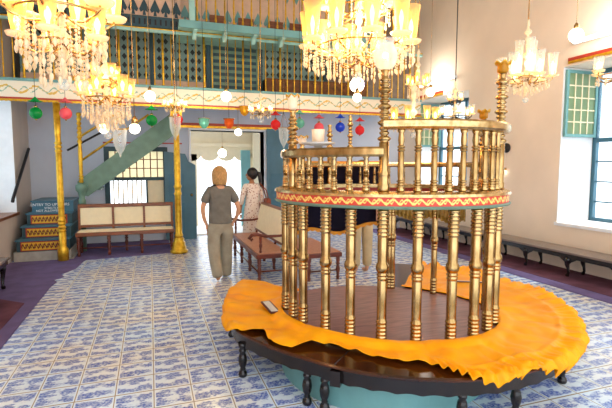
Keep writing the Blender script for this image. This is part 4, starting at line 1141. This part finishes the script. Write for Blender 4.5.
# coloured glass balls and globes
def ball_lamp(name, label, loc, m, kind='ball', r=.085, top=None):
    t = thing(name, label, 'hanging lamp', loc)
    if kind == 'ball':
        MB().sphere((0, 0, 0), r, n=20, m=12).build('glass_ball', m, t)
        MB().lathe([(.02, r-.01), (.03, r+.012), (.012, r+.03)], (0, 0, 0), 12).build('cap', 'brass', t)
        MB().sphere((0, 0, -r-.01), .014, n=8, m=6).build('finial', 'brass', t)
        MB().lathe([(.11, r+.09), (.06, r+.11), (.02, r+.15), (.001, r+.17)], (0, 0, 0), 16, cap=False).build('smoke_bell', m, t)
    else:
        MB().lathe([(.001, -r*1.1), (r*.3, -r*1.05), (r*.75, -r*.6), (r, 0), (r*.95, r*.6), (r*1.15, r*.9)], (0, 0, 0), 18, cap=False).build('glass_bowl', m, t)
        MB().tube([(r*1.15*cos(2*pi*k/18), r*1.15*sin(2*pi*k/18), r*.9) for k in range(18)], .006, 6, closed=True).build('rim', 'brass', t)
        MB().sphere((0, 0, 0), .02, n=8, m=6).build('bulb', 'globe', t)
    zt = (4.12 if loc[1] > 8.42 else 5.7)-loc[2]
    MB().tube([(0, 0, r), (0, 0, zt)], .004, 5).build('cord', 'iron', t)
    return t
LY = 8.34
for x, z, m, k, lab in [(-1.71, 2.53, 'g_green', 'ball', 'green glass ball lamp at the far left of the gallery'), (-1.28, 2.54, 'g_pink', 'ball', 'pinkish red glass ball lamp in front of the slender gilded column'),
        (.05, 2.47, 'g_green', 'ball', 'green glass ball lamp above the stair stringer'), (.48, 2.50, 'g_red', 'ball', 'red glass ball lamp at the head of the gilded column'),
        (.94, 2.45, 'g_teal', 'bowl', 'pale teal glass bowl lamp above left door leaf'), (1.39, 2.46, 'g_amber', 'bowl', 'amber-red glass bowl lamp above the doorway'),
        (1.73, 2.73, 'g_gold', 'bowl', 'golden glass bowl lamp on the gallery fascia'), (2.27, 2.46, 'g_red', 'ball', 'bright red glass ball lamp at right of the doorway'),
        (3.15, 2.43, 'g_pink', 'ball', 'pink glass ball lamp left of the blue one behind the pulpit'), (3.6, 2.45, 'g_blue', 'ball', 'cobalt blue glass ball lamp behind the pulpit'), (4.03, 2.40, 'g_red', 'ball', 'red glass ball lamp left of the tall front brass post'), (2.75, 2.5, 'g_teal', 'ball', 'teal glass ball lamp beside the flower-cup brass post')]:
    ball_lamp('glass_ball_lamp' if k == 'ball' else 'glass_bowl_lamp', lab, (x, LY if z < 2.6 else 8.6, z), m, k, .095 if k == 'ball' else .09)
def globe(label, loc, r=.07):
    t = thing('globe_lamp', label, 'hanging lamp', loc)
    MB().sphere((0, 0, 0), r, n=18, m=12).build('lit_globe', 'globe', t)
    MB().lathe([(.03, r-.01), (.03, r+.04), (.012, r+.07), (.001, r+.075)], (0, 0, 0), 12).build('lamp_cap', 'brass', t)
    MB().tube([(0, 0, r+.06), (0, 0, (3.3 if loc[1] > 11 else 3.04 if loc[1] > 8.8 else 5.7)-loc[2])], .004, 5).build('cord', 'brass', t)
globe('lit white globe lamp before the gallery, right of left chandelier', (.03, 8.2, 2.86), .09)
globe('lit white globe lamp on the gallery fascia above the doorway', (1.32, 8.2, 2.92), .09)
globe('lit white globe lamp hanging in the doorway top', (1.68, 9.0, 2.35), .07)
globe('white globe lamp out in the porch beyond the doorway', (1.75, 11.6, 2.0), .11)
globe('lower lit globe under the centre chandelier', (2.74, 5.76, 2.63), .06)
globe('lit bulb globe hanging by the near right-hand window', (5.35, 4.6, 3.40), .09)
globe('lit bulb globe left of the far right-hand window', (4.9, 7.2, 3.03), .08)
globe('lit bulb globe at lower left under the left chandelier', (-.42, 4.9, 2.06), .05)
globe('lit bulb globe at lower right under the left chandelier', (-.13, 4.7, 2.05), .05)
t = thing('painted_globe_lamp', 'large white globe lamp with blue and gold stripes under the centre chandelier', 'hanging lamp', (2.85, 6.0, 2.85))
MB().sphere((0, 0, 0), .105, n=20, m=14).build('lit_globe', 'globe', t)
for k in range(8):
    a = 2*pi*k/8
    MB().tube([(.1065*cos(b_)*cos(a), .1065*cos(b_)*sin(a), .1065*sin(b_)) for b_ in (-.7, -.35, 0, .35, .7)], .004, 5).build('stripe', 'g_blue' if k % 2 else 'gold', t)
MB().tube([(0, 0, .1), (0, 0, 2.85)], .004, 5).build('cord', 'brass', t)
# tubes above the windows
for i, (a, b) in enumerate(wins):
    t = thing('tube_light', ('lit fluorescent tube on the wall above near right window', 'lit fluorescent tube on the wall above far right window')[i], 'lamp', (XR-.08, (a+b)/2, 3.62))
    MB().box(XR-.06, XR-.005, a+.4, b-.2, 3.585, 3.655).build('fixture', 'white', t, True)
    MB().tube([(XR-.08, a+.42, 3.62), (XR-.08, b-.22, 3.62)], .018, 10).build('tube', 'tube', t, True)
    light((XR-.35, (a+b)/2, 3.62), 22, (1, .93, .84), .25)
for p, e in [((.9, 7.6, 2.8), 14), ((3.4, 7.4, 2.8), 12), ((-.9, 7.8, 2.7), 8)]: light(p, e, (1, .84, .62), .15)
# small wall things on right
t = thing('wall_switch', 'small dark round fitting on the cream wall right of pulpit', 'fitting', (XR-.02, 6.85, 2.02))
MB().lathe([(.09, 0), (.09, .02), (.05, .04), (.001, .045)], (0, 0, 0), 16, axis=(-1, 0, 0)).build('switch_cover', 'iron', t)
t = thing('wall_tap', 'small white lamp fitting on the cream wall below the dark disc', 'fitting', (XR-.02, 6.9, 1.62))
MB().box(-.02, .02, -.04, .04, -.02, .03).build('fitting_body', 'brass', t); MB().sphere((-.03, 0, -.05), .035).build('bulb', 'globe', t)

GR = {'crystal_chandelier': 'crystal chandeliers of the hall', 'clear_glass_chandelier': 'clear glass chandeliers by the right wall', 'small_chandelier': 'small chandeliers around the hall',
      'glass_ball_lamp': 'coloured glass ball lamps along the gallery', 'glass_bowl_lamp': 'coloured glass bowl lamps above the doorway', 'globe_lamp': 'lit globe lamps',
      'bell_jar_lamp': 'bell jar lamps', 'wall_bench': 'dark wall benches', 'gilded_column': 'gilded columns under the gallery', 'tube_light': 'tube lights above the windows',
      'window_casement': 'turquoise window casements', 'card_holder': 'card strips on the cloth', 'carpet': 'purple carpets', 'carpet_runner': 'brown runners'}
for o in list(COL.objects):
    if o.parent is None and 'label' in o and o.name.split('.')[0] in GR: o['group'] = GR[o.name.split('.')[0]]
# ------------------------------------------------------------------ light and camera
w = bpy.data.worlds.new('world'); sc.world = w; w.use_nodes = True
bg = w.node_tree.nodes['Background']; bg.inputs[0].default_value = (.86, .93, 1, 1); bg.inputs[1].default_value = 2.0
sun = bpy.data.lights.new('sun', 'SUN'); sun.energy = 3.0; sun.angle = R(3); sun.color = (1, .95, .88)
so = bpy.data.objects.new('sun', sun); COL.objects.link(so); so.rotation_euler = Vector((.62, -.38, .95)).to_track_quat('Z', 'Y').to_euler()
cam = bpy.data.cameras.new('camera'); cam.sensor_width = 36; cam.lens = 450/612*36; cam.clip_start = .05
co = bpy.data.objects.new('camera', cam); COL.objects.link(co)
co.location = (0, 0, 1.7)
pch = math.atan(39/450); yaw = math.atan(156*cos(pch)/450)
co.rotation_euler = (pi/2-pch, 0, -yaw)
sc.camera = co
sc.view_settings.view_transform = 'Standard'; sc.view_settings.look = 'None'; sc.view_settings.gamma = 1; sc.view_settings.exposure = .55
sc.view_settings.use_curve_mapping = False
sc.cycles.transparent_max_bounces = 24; sc.cycles.max_bounces = 8; sc.cycles.use_denoising = True
sc.cycles.sample_clamp_indirect = 6
